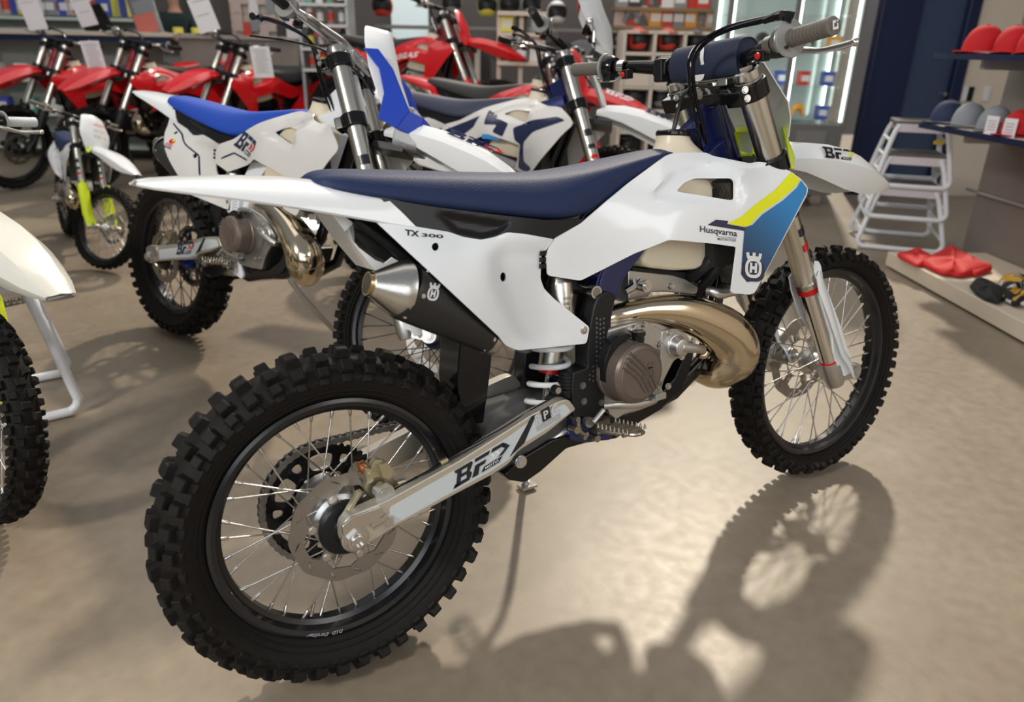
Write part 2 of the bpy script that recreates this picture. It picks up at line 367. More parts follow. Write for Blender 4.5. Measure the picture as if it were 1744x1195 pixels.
def disc(root, name, c, y, r, holes_in, m_=rotor):
    n = 120; out_ = [(math.cos(a)*(r-.0035*(.5-.5*math.cos(a*10))), math.sin(a)*(r-.0035*(.5-.5*math.cos(a*10)))) for a in (2*PI*i/n for i in range(n))]
    hs = []
    for k in range(6):
        a = 2*PI*k/6+.3
        f = lambda rr, aa: (math.cos(aa)*rr, math.sin(aa)*rr)
        hs.append([f(r*.70, a-.41), f(r*.77, a-.20), f(r*.77, a+.20), f(r*.70, a+.41), f(r*.5, a+.34), f(r*.45, a+.0), f(r*.5, a-.34)])
    for k in range(12):
        a = 2*PI*k/12+.1; ca, sa = math.cos(a+.9), math.sin(a+.9); cx, cy = math.cos(a)*r*.87, math.sin(a)*r*.87
        hs.append([(cx+ca*u-sa*v, cy+sa*u+ca*v) for u, v in circ2(0, 0, r*.10, r*.017, 8)])
    hs.append(circ2(0, 0, r*holes_in, r*holes_in, 24)); b = MB()
    hs2 = [[(x*1000, z*1000) for x, z in h] for h in hs]
    vs, fs = cdt([(x*1000, z*1000) for x, z in out_], hs2, 0)
    sheet(b, vs, fs, lambda x, z: V((c[0]+x/1000, y, c[2]+z/1000)), lambda p: V((p.x, p.y+.004, p.z)))
    o = part(name, b, m_, root, angle=30)
    b = MB()
    b.out = []
    for k in range(6):
        a = 2*PI*(k+.5)/6+.3; b.bolt((c[0]+math.cos(a)*r*.6, y, c[2]+math.sin(a)*r*.6), (0, -1, 0), .006, .003)
    bolts_of(b, o, steel); return o
def yc(b, px, py, ya, yb, r):
    f, k = min(ya, yb), max(ya, yb); p = P(px, py, f); b.cyl(p, V((p.x, k, p.z)), r, n=22)
ART = {}
def pin(x, y, poly, w):   # 1 inside, easing to 0 over w pixels at the outline
    d = 1e9; p = V((x, y))
    for i in range(len(poly)):
        a = V(poly[i-1]); e = V(poly[i])-a; t = max(0, min(1, (p-a).dot(e)/e.length_squared)); d = min(d, (p-a-e*t).length)
    t = max(0, min(1, .5+(d if inpoly(x, y, poly) else -d)/w)); return t*t*(3-2*t)
def make_bike():
    T = empty('dirt_bike'); F = set()   # F: parts that turn with the handlebar
    # ---------------- wheels
    rc = V((0, 0, .340)); fc = V((WB, 0, .350))
    wheel(T, rc, 'rear', .3405, .118, .2425, .029, 22, 'rear', .052, None)
    F.update(wheel(T, fc, 'front', .3505, .090, .2795, .022, 31, 'front', .040, None))
    b = MB(); b.lathe(rc, (0, 1, 0), [(-.05, .020), (-.048, .036), (-.036, .056), (-.030, .056), (-.024, .034), (.024, .034), (.030, .058), (.038, .058), (.05, .04), (.06, .022)], 36); part('rear_hub', b, alu, T)
    b = MB(); b.lathe(fc, (0, 1, 0), [(-.06, .018), (-.045, .03), (-.034, .044), (-.028, .044), (-.022, .024), (.022, .026), (.028, .044), (.034, .044), (.05, .03), (.06, .02)], 36); F.add(part('front_hub', b, alu, T))
    disc(T, 'rear_brake_disc', rc, -.064, .110, .42)
    b = MB(); b.lathe(rc, (0, -1, 0), [(.052, .052), (.066, .055), (.074, .050), (.078, .030), (.084, .026), (.10, .024)], 32); part('disc_carrier', b, black, T)
    F.add(disc(T, 'front_brake_disc', fc, .062, .128, .45))
    b = MB(); n = 50; out_ = []
    for i in range(n*4): a = 2*PI*i/(n*4); out_.append((math.cos(a)*(122+(3.2 if i % 4 in (0, 1) else -2)), math.sin(a)*(122+(3.2 if i % 4 in (0, 1) else -2))))
    hs = []
    for k in range(6):
        a = 2*PI*k/6+.5; f = lambda rr, aa: (math.cos(aa)*rr, math.sin(aa)*rr)
        hs.append(rnd([f(104, a-.28), f(107, a), f(104, a+.28), f(72, a+.26), f(68, a), f(72, a-.26)], 12)); hs.append(rnd([f(106, a+.42), f(106, a+.62), f(86, a+.60), f(86, a+.44)], 8))
    hs.append(circ2(0, 0, 42, 42)); vs, fs = cdt(out_, hs, 0)
    sheet(b, vs, fs, lambda x, z: V((rc.x+x/1000, .066, rc.z+z/1000)), lambda p: V((p.x, p.y+.006, p.z))); spr = part('rear_sprocket', b, gloss, T, angle=30)
    b = MB(); b.out = []; [b.bolt((rc.x+math.cos(2*PI*k/6+.0)*.060, .063, rc.z+math.sin(2*PI*k/6)*.060), (0, -1, 0), .007, .005) for k in range(6)]; bolts_of(b, spr, steel); b.lathe((0, .05, rc.z), (0, 1, 0), [(0, .06), (.012, .066), (.016, .05)], 30); part('sprocket_carrier', b, alu, spr)
    # chain
    fs_ = V((.60, 0, .425)); r1, r0 = .1265, .031; dv = fs_-rc; L = math.hypot(dv.x, dv.z); al = math.atan2(dv.z, dv.x); be = math.acos((r1-r0)/L)
    path = []; nA = 60
    for i in range(nA+1): a = al+be+(2*PI-2*be)*i/nA; path.append(V((rc.x+math.cos(a)*r1, .069, rc.z+math.sin(a)*r1)))
    for i in range(9): a = al-be+2*be*i/8; path.append(V((fs_.x+math.cos(a)*r0, .069, fs_.z+math.sin(a)*r0)))
    path.append(path[0].copy()); ds = [0]
    for i in range(1, len(path)): ds.append(ds[-1]+(path[i]-path[i-1]).length)
    nl = int(round(ds[-1]/.01588)/2)*2; b = MB(); pts = []; j = 0
    for i in range(nl+1):
        s_ = ds[-1]*i/nl
        while j < len(ds)-2 and ds[j+1] < s_: j += 1
        pts.append(path[j].lerp(path[j+1], (s_-ds[j])/max(1e-9, ds[j+1]-ds[j])))
    for i in range(nl):
        p, q = pts[i], pts[i+1]; d = (q-p).normalized(); nn = V((-d.z, 0, d.x)); b.cyl(p+V((0, -.009, 0)), p+V((0, .009, 0)), .0045, n=8)
        off = .0085 if i % 2 else .0065; pl = [p-d*.006+nn*.003, p-d*.002+nn*.0068, p.lerp(q, .5)+nn*.005, q+d*.002+nn*.0068, q+d*.006+nn*.003, q+d*.006-nn*.003, q+d*.002-nn*.0068, p.lerp(q, .5)-nn*.005, p-d*.002-nn*.0068, p-d*.006-nn*.003]
        for s in (-1, 1): b.prism([v+V((0, s*off, 0)) for v in pl], [v+V((0, s*(off+.0016), 0)) for v in pl])
    part('chain', b, mat('chain_steel', (.30, .29, .28), .3, .95), T, angle=30)
    # ---------------- swingarm
    arm = [(583, 897), (596, 882), (640, 863), (661, 854), (781, 788), (868, 733), (905, 709), (954, 685), (969, 682), (982, 700), (975, 705), (932, 740), (882, 772), (868, 792), (841, 810), (766, 850), (667, 904), (640, 922), (600, 943), (584, 928)]
    for s in (-1, 1):
        b = MB(); b.pp(rnd(arm, 8), -.122, -.092)
        if s > 0: b.flip()
        a_ = part('swingarm', b, armm, T, bevel=.009, seg=4)
        if s < 0: armR = a_
    b = MB(); b.prism([V((.30, -.085, .36)), V((.30, -.085, .44)), V((.36, -.085, .465)), V((.56, -.085, .475)), V((.56, -.085, .40)), V((.42, -.085, .37))], [V((.30, .085, .36)), V((.30, .085, .44)), V((.36, .085, .465)), V((.56, .085, .475)), V((.56, .085, .40)), V((.42, .085, .37))]); part('swingarm_bridge', b, mat('dark_casting', (.10, .10, .10), .5, .6), T, bevel=.01)
    y0 = lambda x, y: -.1225
    b = MB(); pxpanel(b, rnd([(664, 867), (781, 800), (860, 751), (916, 711), (962, 690), (972, 704), (930, 734), (884, 762), (872, 781), (838, 804), (766, 843), (671, 896), (667, 903), (663, 898)], 5), y0, grid=0, thick=.0006); part('arm_sticker', b, silverdec, armR, label='pale grey sticker')
    b = MB(); b.pp([(906, 711), (913, 709), (893, 757), (868, 781)], -.1232, -.1225); part('arm_stripe', b, inkm, armR)
    logo(armR, quadmap((772, 836), (95, -56), (2, -31), y0), ma=inkm, mc=white)
    b = MB(); put(b, polys([(0, 0), (1, 0), (1, .26), (0, .26)]), quadmap((915, 737), (40, -23), (-5, -27), y0)); b.cur = 1
    mp = quadmap((915, 737), (40, -23), (-5, -27), y0, .0016); put(b, polys([(.28, .32), (.64, .32), (.64, 1.06), (.28, 1.06)]), mp)
    b.cur = 2
    for ch, x0_ in (('R', .0), ('G', .68)): vs, fs = text2d(ch, .03); put(b, ([(x0_+u*.27, .34+v*.62) for u, v in vs], fs), mp)
    vs, fs = text2d('P', .03); put(b, ([(.36+u*.2, .42+v*.5) for u, v in vs], fs), quadmap((915, 737), (40, -23), (-5, -27), y0, .002))
    vs, fs = text2d('CALGARY LTD', .01); put(b, ([(.06+u*.88, .05+v*.16) for u, v in vs], fs), mp); part('dealer_sticker', b, [greyd, inkm, mat('pale_grey_print', (.55, .56, .57), .35)], armR, label='small grey and black dealer sticker')
    b = MB(); ax = P(608, 922, -.128); b.lathe(ax+V((0, .012, 0)), (0, -1, 0), [(0, .027), (.006, .027), (.007, .023)], 6*4); b.tube([ax+V((0, .008, 0)), ax+V((0, -.007, 0))], .0205, 6, 1)
    b.lathe(ax, (0, -1, 0), [(.004, .0145), (.012, .0135), (.013, .0115), (.0131, .0085), (.002, .008)], 24, loop=True); b.pp(rnd([(583, 900), (600, 884), (650, 866), (655, 880), (615, 905), (600, 940), (588, 930)], 3), -.127, -.12)
    part('axle_nut', b, steel, T, bevel=.001)
    b = MB(); b.cyl(P(636, 903, -.124), P(664, 887, -.124), .0045, n=6); b.box(P(662, 890, -.122), (.014, .012, .02)); b.pp([(632, 893), (660, 879), (664, 886), (634, 902)], -.128, -.124); part('chain_adjuster', b, steel, T)
    b = MB(); b.cyl((rc.x, -.12, rc.z), (rc.x, .13, rc.z), .012); part('rear_axle', b, steel, T)
    # caliper
    b = MB(); c_ = P(650, 838, -.088); b.cyl(c_, c_+V((0, -.018, 0)), .0195, n=28); b.cyl(c_+V((0, -.018, 0)), c_+V((0, -.0195, 0)), .015, n=28)
    b.cur = 1; b.pp(rnd([(626, 812), (640, 786), (652, 786), (668, 808), (676, 828), (668, 846), (640, 858), (622, 838)], 5), -.076, -.056); b.pp(rnd([(646, 795), (660, 790), (672, 806), (664, 820), (652, 816)], 3), -.09, -.066)
    b.pp(rnd([(622, 800), (634, 802), (637, 822), (626, 828)], 3), -.085, -.05); b.cyl(P(676, 826, -.085), P(690, 822, -.085), .007); yc(b, 634, 812, -.09, -.075, .006)
    b.cur = 2; b.cyl(P(612, 800, -.06), P(622, 796, -.06), .012, n=18)
    b.cur = 1; b.pp([(612, 842), (618, 840), (606, 862), (594, 880), (586, 884)], -.10, -.085)
    b.cur = 2; b.cur = 0; b.lathe(c_+V((0, -.0196, 0)), (0, -1, 0), [(0, .0095), (.0006, .0095), (.0006, .0078), (0, .0078)], 24, loop=True); b.box(c_+V((.001, -.0199, .004)), (.002, .0006, .009)); cal = part('rear_brake_caliper', b, [alu, brass, copper], T, bevel=.0015)
    b = MB(); b.tube([P(672, 838, -.098), P(700, 822, -.100), P(730, 806, -.105), P(766, 783, -.108), P(850, 737, -.108), P(920, 693, -.10), P(960, 672, -.09)], .0035, 8, 4); b.tube([P(672, 838, -.098), P(690, 829, -.099), P(712, 816, -.102)], .0045, 8, 3)
    b.cur = 1; b.cyl(P(750, 791, -.107), P(762, 785, -.108), .0055); part('brake_hose', b, [gloss, brass], T)
    # ---------------- fork, clamps, front end
    fx = lambda z: 1.262+(.648-z)*math.tan(RA)
    for s in (-1, 1):
        y = s*.106; q = lambda z: V((fx(z), y, z)); A = V((-math.sin(RA), 0, math.cos(RA)))
        b = MB(); b.tube([q(.625), q(.640), q(.648), q(.70), q(.935), q(.945), q(1.09), q(1.134), q(1.137)], [.0285, .031, .0275, .0275, .0285, .0305, .0305, .0305, .027], 36, 1)
        ft = part('fork_tube', b, forkm, T, angle=25); F.add(ft)
        b = MB(); b.tube([q(.610), q(.612), q(.626), q(.628)], [.027, .0292, .0292, .027], 32, 1); part('dust_seal', b, red, ft); b = MB(); b.tube([q(.395), q(.397), q(.403), q(.405)], [.025, .026, .026, .025], 28, 1); part('seal_ring', b, red, ft)
        b = MB(); b.tube([q(1.136), q(1.139), q(1.154), q(1.157)], [.030, .0308, .0300, .026], 30, 1); b.tube([q(1.157), q(1.164)], .0165, 6, 1); part('fork_cap', b, steel, ft)
        b = MB(); b.tube([q(.628), q(.39)], .024, 30, 1); F.add(part('fork_slider', b, chrome, T))
        b = MB(); b.tube([q(.40), q(.385), q(.345), q(.325)], [.027, .029, .029, .024], 24, 1); b.cyl((WB, y-.018, .35), (WB, y+.018, .35), .024, n=24); b.box((WB-.03, y, .352), (.06, .034, .04))
        b.bolt((WB, y-s*-.019, .35), (0, s, 0), .012, .006); F.add(part('axle_lug', b, alu, T, bevel=.002))
        # guard wrapped round the front of the leg
        b = MB(); rings = []; zs = [.66, .655, .62, .55, .48, .42, .38, .345, .325]
        a0s = [70, 112, 122, 112, 80, 62, 55, 50, 40]; a1s = [60, 95, 104, 96, 90, 86, 82, 74, 60]; rr = [.040, .041, .043, .044, .045, .046, .047, .047, .046]
        for z, a0, a1, r_ in zip(zs, a0s, a1s, rr):
            X = V((math.cos(RA), 0, math.sin(RA))); row = []
            for i in range(17):
                t = i/16; a = math.radians(-a0+(a0+a1)*t)*-s*-1; a = math.radians(-a0+(a0+a1)*t)
                row.append(q(z)+X*(math.cos(a)*r_+(.012 if z < .4 else 0))+V((0, s*-1*math.sin(a)*r_*1.0*-1*(1), 0))*(-1 if s < 0 else -1)*(-1))
            rings.append(row)
        if s > 0: rings = [[V((p.x, 2*y-p.y, p.z)) for p in r] for r in rings]
        n_ = len(rings[0]); inner = [[p+(q(z)-p).normalized()*.003 for p in r] for r, z in zip(rings, zs)]
        full = [r+list(reversed(i_)) for r, i_ in zip(rings, inner)]
        b.loft(full); b2 = MB(); b2.pp(rnd([(1391, 445), (1397, 452), (1402, 478), (1429, 551), (1451, 620), (1451, 636), (1437, 643), (1430, 640), (1420, 602), (1418, 575), (1404, 533), (1393, 494), (1388, 466)], 4), -.134, -.126)
        if s > 0: b2.flip()
        b.add(b2.v, b2.f); gd = part('fork_guard', b, white, T, angle=50); F.add(gd)
        b = MB(); b.cur = 0
        for z, h, mi in ((.815, .03, 0), (.765, .02, 0), (.725, .018, 1)):
            b.cur = mi; b.lathe(q(z), A, [(0, .0292), (h, .0294)], 8, up=V((0, -1, 0)), a0=-.25, a1=.95)
        part('fork_sticker', b, [inkm, redp], ft)
    for z, nm in ((1.113, 'upper_triple_clamp'), (.945, 'lower_triple_clamp')):
        b = MB(); A = V((-math.sin(RA), 0, math.cos(RA))); h = .040 if z > 1 else .042
        for s in (-1, 1):
            c_ = V((fx(z), s*.106, z)); b.lathe(c_-A*h/2, A, [(0, .0305), (0, .039), (h, .039), (h, .0305)], 28, loop=True)
            b.box(c_+V((-.040, -s*.004, -.018)), (.026, .05, h*.9), Matrix.Rotation(-RA, 3, 'Y'))
        c_ = V((fx(z)-.022, 0, z-.006)); b.box(c_, (.055, .16, h*.75), Matrix.Rotation(-RA, 3, 'Y')); cl = part(nm, b, gloss, T, bevel=.004); F.add(cl)
        b = MB(); b.out = []
        for s in (-1, 1):
            for k in (-1, 1) if z > 1 else (): b.bolt(V((fx(z)-.046, s*.106-.020, z))+A*(k*.010)+V((-.006, -.012, -.012)), (-.3, -1, 0), .0062, .005)
        b.bolt(V((fx(z)-.055, 0, z+.0)), (-1, 0, -.4), .010, .004); bolts_of(b, cl, steel)
    b = MB(); b.cyl((fx(1.13)-.024, 0, 1.13), (fx(.9)-.024, 0, .90), .016); F.add(part('steering_stem', b, steel, T))
    # handlebar
    hb = [V((.903, -.400, 1.198)), V((.930, -.28, 1.192)), V((.958, -.22, 1.188)), V((.998, -.14, 1.180)), V((1.020, -.09, 1.178)), V((1.025, 0, 1.178))]; hb = hb+[V((p.x+.012*min(1, -p.y/.2), -p.y, p.z+.010*min(1, -p.y/.25))) for p in reversed(hb[:-1])]
    b = MB(); b.tube(hb, [.011, .012, .015, .0175, .0165, .0155, .0165, .0175, .015, .012, .011], 16, 6); bar = part('handlebar', b, gloss, T); F.add(bar)
    b = MB(); b.cur = 0
    sec = lambda y, k: [V((1.022+x*k, y, 1.182+z*k)) for x, z in rnd([(-.036, -.040), (-.046, .008), (-.028, .044), (.022, .048), (.044, .015), (.040, -.036)], .022, 4)]
    b.loft([sec(-.102, .86), sec(-.106, .0001+.90), sec(-.100, 1), sec(.10, 1), sec(.106, .90), sec(.108, .8)]); pad = part('bar_pad', b, navyf, bar, angle=50)
    b = MB(); b.cur = 0; mpz = lambda u, v, l=0: V((1.022-.0475-.0 + (.0 if v < .5 else 0), .018-u*.05, 1.150+v*.06))
    ring = cdt(rnd([(0, 0), (1, 0), (1, 1), (0, 1)], .5, 6), [rnd([(.2, .17), (.8, .17), (.8, .83), (.2, .83)], .3, 6)], 0)
    put(b, ring, lambda u, v: V((1.022-.0345-.012*min(1, v/.62 if v < .62 else (1-v)/.38*1.0), .035-u*.05, 1.142+v*.082))); part('pad_print', b, whited, pad)
    b = MB(); 
    for s in (-1, 1): b.box((1.028, s*.045, 1.150), (.045, .03, .05))
    b.box((1.03, 0, 1.145), (.05, .20, .012)); F.add(part('bar_clamp', b, alu, T, bevel=.004))
    b = MB(); b.cyl((1.012, .128, 1.182), (1.002, .165, 1.186), .030, n=6); b.box((1.004, .142, 1.18), (.05, .03, .055)); F.add(part('clamp_spacer', b, black, T, bevel=.005))
    for s in (-1, 1):
        e = V((.903, s*.408, 1.198)); i_ = V((.927, s*.292, 1.192))
        if s > 0: e += V((.016, 0, .012)); i_ += V((.013, 0, .010))
        d = (e-i_).normalized()
        b = MB(); b.lathe(i_, d, [(-.004, .020), (-.003, .034), (.001, .0365), (.003, .035), (.005, .021)], 34); fl = part('grip_flange', b, flangem, T, angle=40); F.add(fl)
        b = MB(); b.lathe(i_, d, [(.004, .0175), (.012, .0165)]+[(.014+k*.0095+j, .0165+(.0004 if 0 < j < .006 else -.0003)) for k in range(9) for j in (.0, .001, .0055, .0065)]+[(.101, .0168), (.108, .0175), (.114, .0170), (.116, .012)], 30)
        gr = part('grip', b, greyr, T, angle=40); F.add(gr)
        b = MB(); mp = planemap(e+d*.0012+V((-.004, 0, -.006)), V((.010, 0, .002)) if s < 0 else V((-.01, 0, .002)), V((-.002, 0, .012)))
        mp2 = lambda u, v: mp(u*1.3-.1, v*1.3-.15); put(b, cdt([(-.2, 0), (1, 0), (1, .62), (.72, .62), (.72, .28), (.08, .28), (.08, .72), (.5, .72), (.5, 1), (-.2, 1.0)], (), 0), mp2); put(b, polys([(.72, .78), (1, .78), (1, 1), (.72, 1)]), mp2); part('grip_print', b, whited, gr)
        # control cluster and lever
        b = MB(); c_ = i_-d*.020; b.lathe(c_, d, [(-.012, .012), (-.012, .024), (-.002, .030), (.010, .032), (.016, .028)], 26); b.cur = 1; b.box(c_+V((-.012, 0, -.012)), (.02, .026, .04)); b.cyl(c_-d*.016, c_-d*.03, .016)
        th = part('throttle_housing' if s < 0 else 'switch_housing', b, [mat('grey_metal', (.30, .29, .27), .35, .8) if s < 0 else gloss, black], T, bevel=.001); F.add(th)
        b = MB(); k = i_-d*.055; b.lathe(k, d, [(-.010, .012), (-.010, .017), (.010, .017), (.010, .012)], 20, loop=True); b.tube([k+V((.014, 0, 0)), k+V((.03, -s*.01, .0)), k+V((.045, -s*.035, -.004)), k+V((.045, -s*.075, -.006))], [.009, .012, .011, .009], 10, 4)
        ms = part('master_cylinder', b, chrome if s > 0 else mat('grey_metal', (0, 0, 0)), T); F.add(ms)
        pv = k+V((.036, s*.012, -.014)); lv = [pv, pv+V((.004, s*.03, -.002)), pv+V((.006, s*.070, -.008)), pv+V((.010, s*.108, -.006)), pv+V((.012, s*.142, -.002))]
        b = MB(); b.tube(lv, [.008, .007, .0055, .0062, .0062], 10, 5, flat=.7); b.ball(lv[-1], .0085); F.add(part('brake_lever' if s < 0 else 'clutch_lever', b, steel, T))
        b = MB(); b.box(i_-d*.075+V((-.006, 0, -.018)), (.022, .022, .022)); b.cur = 1; b.cyl(i_-d*.075+V((-.018, 0, -.018)), i_-d*.075+V((-.024, 0, -.020)), .0065)
        F.add(part('kill_switch', b, [black, redp], T, bevel=.002))
    b = MB(); b.tube([P(1332, 30, -.29), P(1300, 38, -.24), P(1240, 54, -.16), P(1200, 77, -.09), P(1182, 105, -.055), P(1180, 135, -.045), P(1185, 172, -.04), P(1198, 225, -.03), P(1202, 275, -.01)], [.009, .0065, .0048, .0045, .0045, .0045, .0045, .0045, .0045], 10, 6)
    b.tube([P(1332, 27, -.29), P(1300, 34, -.24), P(1240, 49, -.16), P(1195, 73, -.09), P(1174, 105, -.055), P(1173, 135, -.045), P(1178, 175, -.04), P(1190, 230, -.03), P(1194, 275, -.01)], .0036, 8, 6); b.tube([P(1350, 34, -.30), P(1328, 30, -.28), P(1300, 40, -.25)], [.011, .009, .006], 10, 4); part('throttle_cable', b, gloss, T)
    b = MB(); b.tube([P(1340, 84, -.30), P(1300, 92, -.2), P(1285, 110, -.12), P(1290, 150, -.06), P(1300, 200, -.03)], .0035, 8, 5); part('brake_line', b, [gloss, steel], T)
    # number plate and fender
    b = MB(); rows = []
    for (z, hw, x) in ((1.185, .045, 1.118), (1.175, .075, 1.130), (1.14, .088, 1.150), (1.085, .108, 1.180), (1.05, .105, 1.196), (1.01, .09, 1.212), (.975, .070, 1.225), (.965, .04, 1.228)):
        rows.append([V((x-.020*(t*t)+.004, t*hw, z+.006*(1-t*t))) for t in (k/8 for k in range(-8, 9))])
    full = [r+[p+V((-.004, 0, -.001)) for p in reversed(r)] for r in rows]; b.loft(full); F.add(part('number_plate', b, white, T, angle=50))
    b = MB(); b.cur = 0
    for s in (-1, 1): b.prism([V((1.165, s*.10, 1.02)), V((1.19, s*.075, 1.03)), V((1.245, s*.072, .955)), V((1.235, s*.078, .925)), V((1.215, s*.086, .925)), V((1.18, s*.098, .985))], [V((1.165, s*.094, 1.02)), V((1.19, s*.069, 1.03)), V((1.245, s*.066, .955)), V((1.235, s*.072, .925)), V((1.215, s*.080, .925)), V((1.18, s*.092, .985))])
    fr = lambda y0_, z0, y1_, z1: b.box((1.178, (y0_+y1_)/2, (z0+z1)/2), (.02, abs(y1_-y0_), abs(z1-z0)))
    fr(-.05, 1.020, .075, 1.034); fr(-.05, .955, .075, .968); fr(.055, .955, .075, 1.03); fr(-.012, .955, .0, 1.03); F.add(part('plate_mount', b, neon, T, bevel=.003))
    st = [(1.195, .030, .962, .048, .945, .044, .935), (1.24, .040, .985, .062, .950, .052, .930), (1.31, .050, .990, .078, .947, .060, .915), (1.39, .056, .982, .088, .937, .062, .888), (1.47, .057, .966, .094, .920, .062, .860), (1.54, .054, .944, .094, .902, .060, .843), (1.60, .048, .917, .084, .880, .056, .836), (1.665, .038, .883, .064, .860, .048, .836), (1.715, .024, .852, .040, .846, .034, .838)]
    def fsec(x, a, zc, wk, zk, wb, zb, e=0): return [V((x, y_, z_)) for y_, z_ in ((-wb, zb), (-(wb+wk)/2-.002, (zb+zk)/2), (-wk, zk), (-(a+wk)/2, (zk*.45+zc*.55)), (-a, zc-.004), (0, zc), (a, zc-.004), ((a+wk)/2, (zk*.45+zc*.55)), (wk, zk), ((wb+wk)/2+.002, (zb+zk)/2), (wb, zb))]
    ff = []
    for q in st: r_ = fsec(*q); ff.append(r_+[p+V((0, (.002 if p.y < 0 else -.002 if p.y > 0 else 0), -.003)) for p in reversed(r_)])
    b = MB(); b.loft(ff); fen = part('front_fender', b, white, T, angle=22); F.add(fen); fen.modifiers.new('s', 'SUBSURF').levels = 0
    fen.modifiers.remove(fen.modifiers['s'])
    b = MB(); b.box((1.22, 0, .90), (.10, .12, .02)); F.add(part('fender_mount', b, black, T))
    yff = lambda x, y: -.073
    logo(fen, lambda u, v, l=0: V((1.345+u*.125, -.071-.004*u-(1-v)*.013-.0015-l, .947+v*.028-u*.016)), ma=inkm, mb_=yellow, mc=whited)
    # front caliper (left side)
    b = MB(); b.box((1.405, .085, .40), (.10, .035, .06), Matrix.Rotation(-.5, 3, 'Y')); b.cur = 1; b.cyl((1.385, .085, .385), (1.385, .108, .385), .018); b.cyl((1.42, .085, .42), (1.42, .108, .42), .018); F.add(part('front_brake_caliper', b, [alu, steel], T, bevel=.006))
    b = MB(); b.cyl((WB, -.12, .35), (WB, .12, .35), .011); F.add(part('front_axle', b, steel, T))
    # ---------------- frame
    b = MB()
    def beam(pts, w, h, yy, b_=None):
        rings = []
        for i, (x, z) in enumerate(pts):
            a = V(pts[min(i+1, len(pts)-1)])-V(pts[max(i-1, 0)]); a.normalize(); n_ = V((-a.y, a.x)); y_ = yy[i]
            rings.append([V((x+n_.x*u*h, y_+v*w, z+n_.y*u*h)) for u, v in rnd([(-.5, -.5), (.5, -.5), (.5, .5), (-.5, .5)], .25, 2)])
        (b_ or b).loft(rings)
    for s in (-1, 1):
        beam([(.572, .42), (.585, .60), (.625, .73), (.70, .835), (.90, .93), (1.05, .985)], .032, .058, [s*.085, s*.085, s*.08, s*.07, s*.05, s*.025])
        b.pp(rnd([(1108, 415), (1060, 480), (1050, 515), (1010, 512), (1018, 475), (1040, 430)], 6), -.092, -.06) if s < 0 else None
        b.prism([V((.96, s*.055, .62)), V((1.07, s*.03, .93)), V((1.03, s*.035, .96)), V((.90, s*.06, .88))], [V((.96, s*.045, .62)), V((1.07, s*.02, .93)), V((1.03, s*.025, .96)), V((.90, s*.05, .88))])
    fb = b; b = MB()
    for s in (-1, 1): beam([(1.09, .95), (1.03, .75), (.985, .58), (.93, .48), (.83, .425), (.68, .40), (.575, .42)], .028, .034, [s*.02, s*.035, s*.055, s*.07, s*.075, s*.08, s*.085], b)
    part('lower_rails', b, gloss, T, bevel=.004); b = fb
    A = V((-math.sin(RA), 0, math.cos(RA))); hp = V((1.085, 0, .96)); b.cyl(hp-A*.005, hp+A*.16, .030, n=28); b.box((1.01, 0, 1.03), (.11, .05, .09), Matrix.Rotation(-.6, 3, 'Y'))
    part('frame', b, blueframe, T, bevel=.005)
    for s in (-1, 1):
        b = MB(); b.pp(rnd([(1012, 526), (1019, 508), (1034, 498), (1050, 505), (1042, 534), (1031, 609), (1027, 637), (1034, 661), (1034, 702), (1011, 714), (977, 712), (974, 668), (977, 637), (1001, 629), (1001, 600), (1005, 560)], 4), -.118, -.07)
        if s > 0: b.flip()
        fg = part('frame_guard', b, black, T, bevel=.004)
        b = MB(); b.out = []
        for px, py in ((992, 659), (994, 686), (1024, 688)): b.bolt(P(px, py, -.118), (0, -1, 0), .006, .005)
        bolts_of(b, fg, mat('dark_steel', (.25, .25, .25), .35, .9), s > 0)
        for px in range(1004, 1040, 6):
            for py in range(545+(px % 4), 665, 8):
                if inpoly(px, py, [(1012, 530), (1036, 530), (1026, 606), (1022, 655), (985, 655), (984, 645), (1008, 636), (1012, 606)]): b.box(P(px, py, -.118), (.004, .0012, .004), Matrix.Rotation(.78, 3, 'Y'))
        if s > 0: b.flip()
        part('guard_texture', b, mat('dark_steel', (0, 0, 0)), fg)
    b = MB(); yc(b, 1016, 501, -.095, -.112, .014); yc(b, 1016, 501, -.05, -.112, .010); part('engine_mount_bolt', b, steel, T)
    # ---------------- engine
    b = MB(); b.pp(rnd([(1030, 565), (1060, 556), (1082, 550), (1120, 552), (1160, 568), (1176, 588), (1166, 610), (1150, 617), (1133, 650), (1122, 690), (1090, 703), (1050, 714), (1026, 702), (1020, 640)], 6), -.118, .10); part('engine_case', b, alu, T, bevel=.008, seg=3)
    b = MB(); b.pp(rnd([(1076, 568), (1082, 557), (1104, 553), (1130, 566), (1126, 600), (1100, 590)], 5), -.128, -.118); b.pp(rnd([(1128, 566), (1150, 562), (1172, 574), (1180, 592), (1165, 612), (1140, 606), (1128, 640), (1122, 640)], 5), -.13, -.118)
    b.out = []
    for px, py in ((1073, 578), (1098, 556), (1140, 570), (1125, 590), (1179, 583), (1160, 610), (1122, 668), (1037, 653), (1137, 660)): b.bolt(P(px, py, -.13), (0, -1, 0), .006, .006)
    cc_ = part('case_cover', b, alu, T, bevel=.0015); bolts_of(b, cc_, steel); b = MB()
    c_ = P(1150, 591, -.128); b.lathe(c_, (0, -1, 0), [(0, .028), (.004, .028), (.006, .024), (.024, .020), (.026, .016)], 26); b.tube([c_+V((0, -.016, 0)), c_+V((.04, -.02, -.01)), c_+V((.075, -.012, -.022))], [.013, .011, .010], 14, 4)
    part('water_pump', b, alu, T, bevel=.0015)
    cf = P(1097, 640, -.182); cb = V((cf.x-.006, -.118, cf.z))
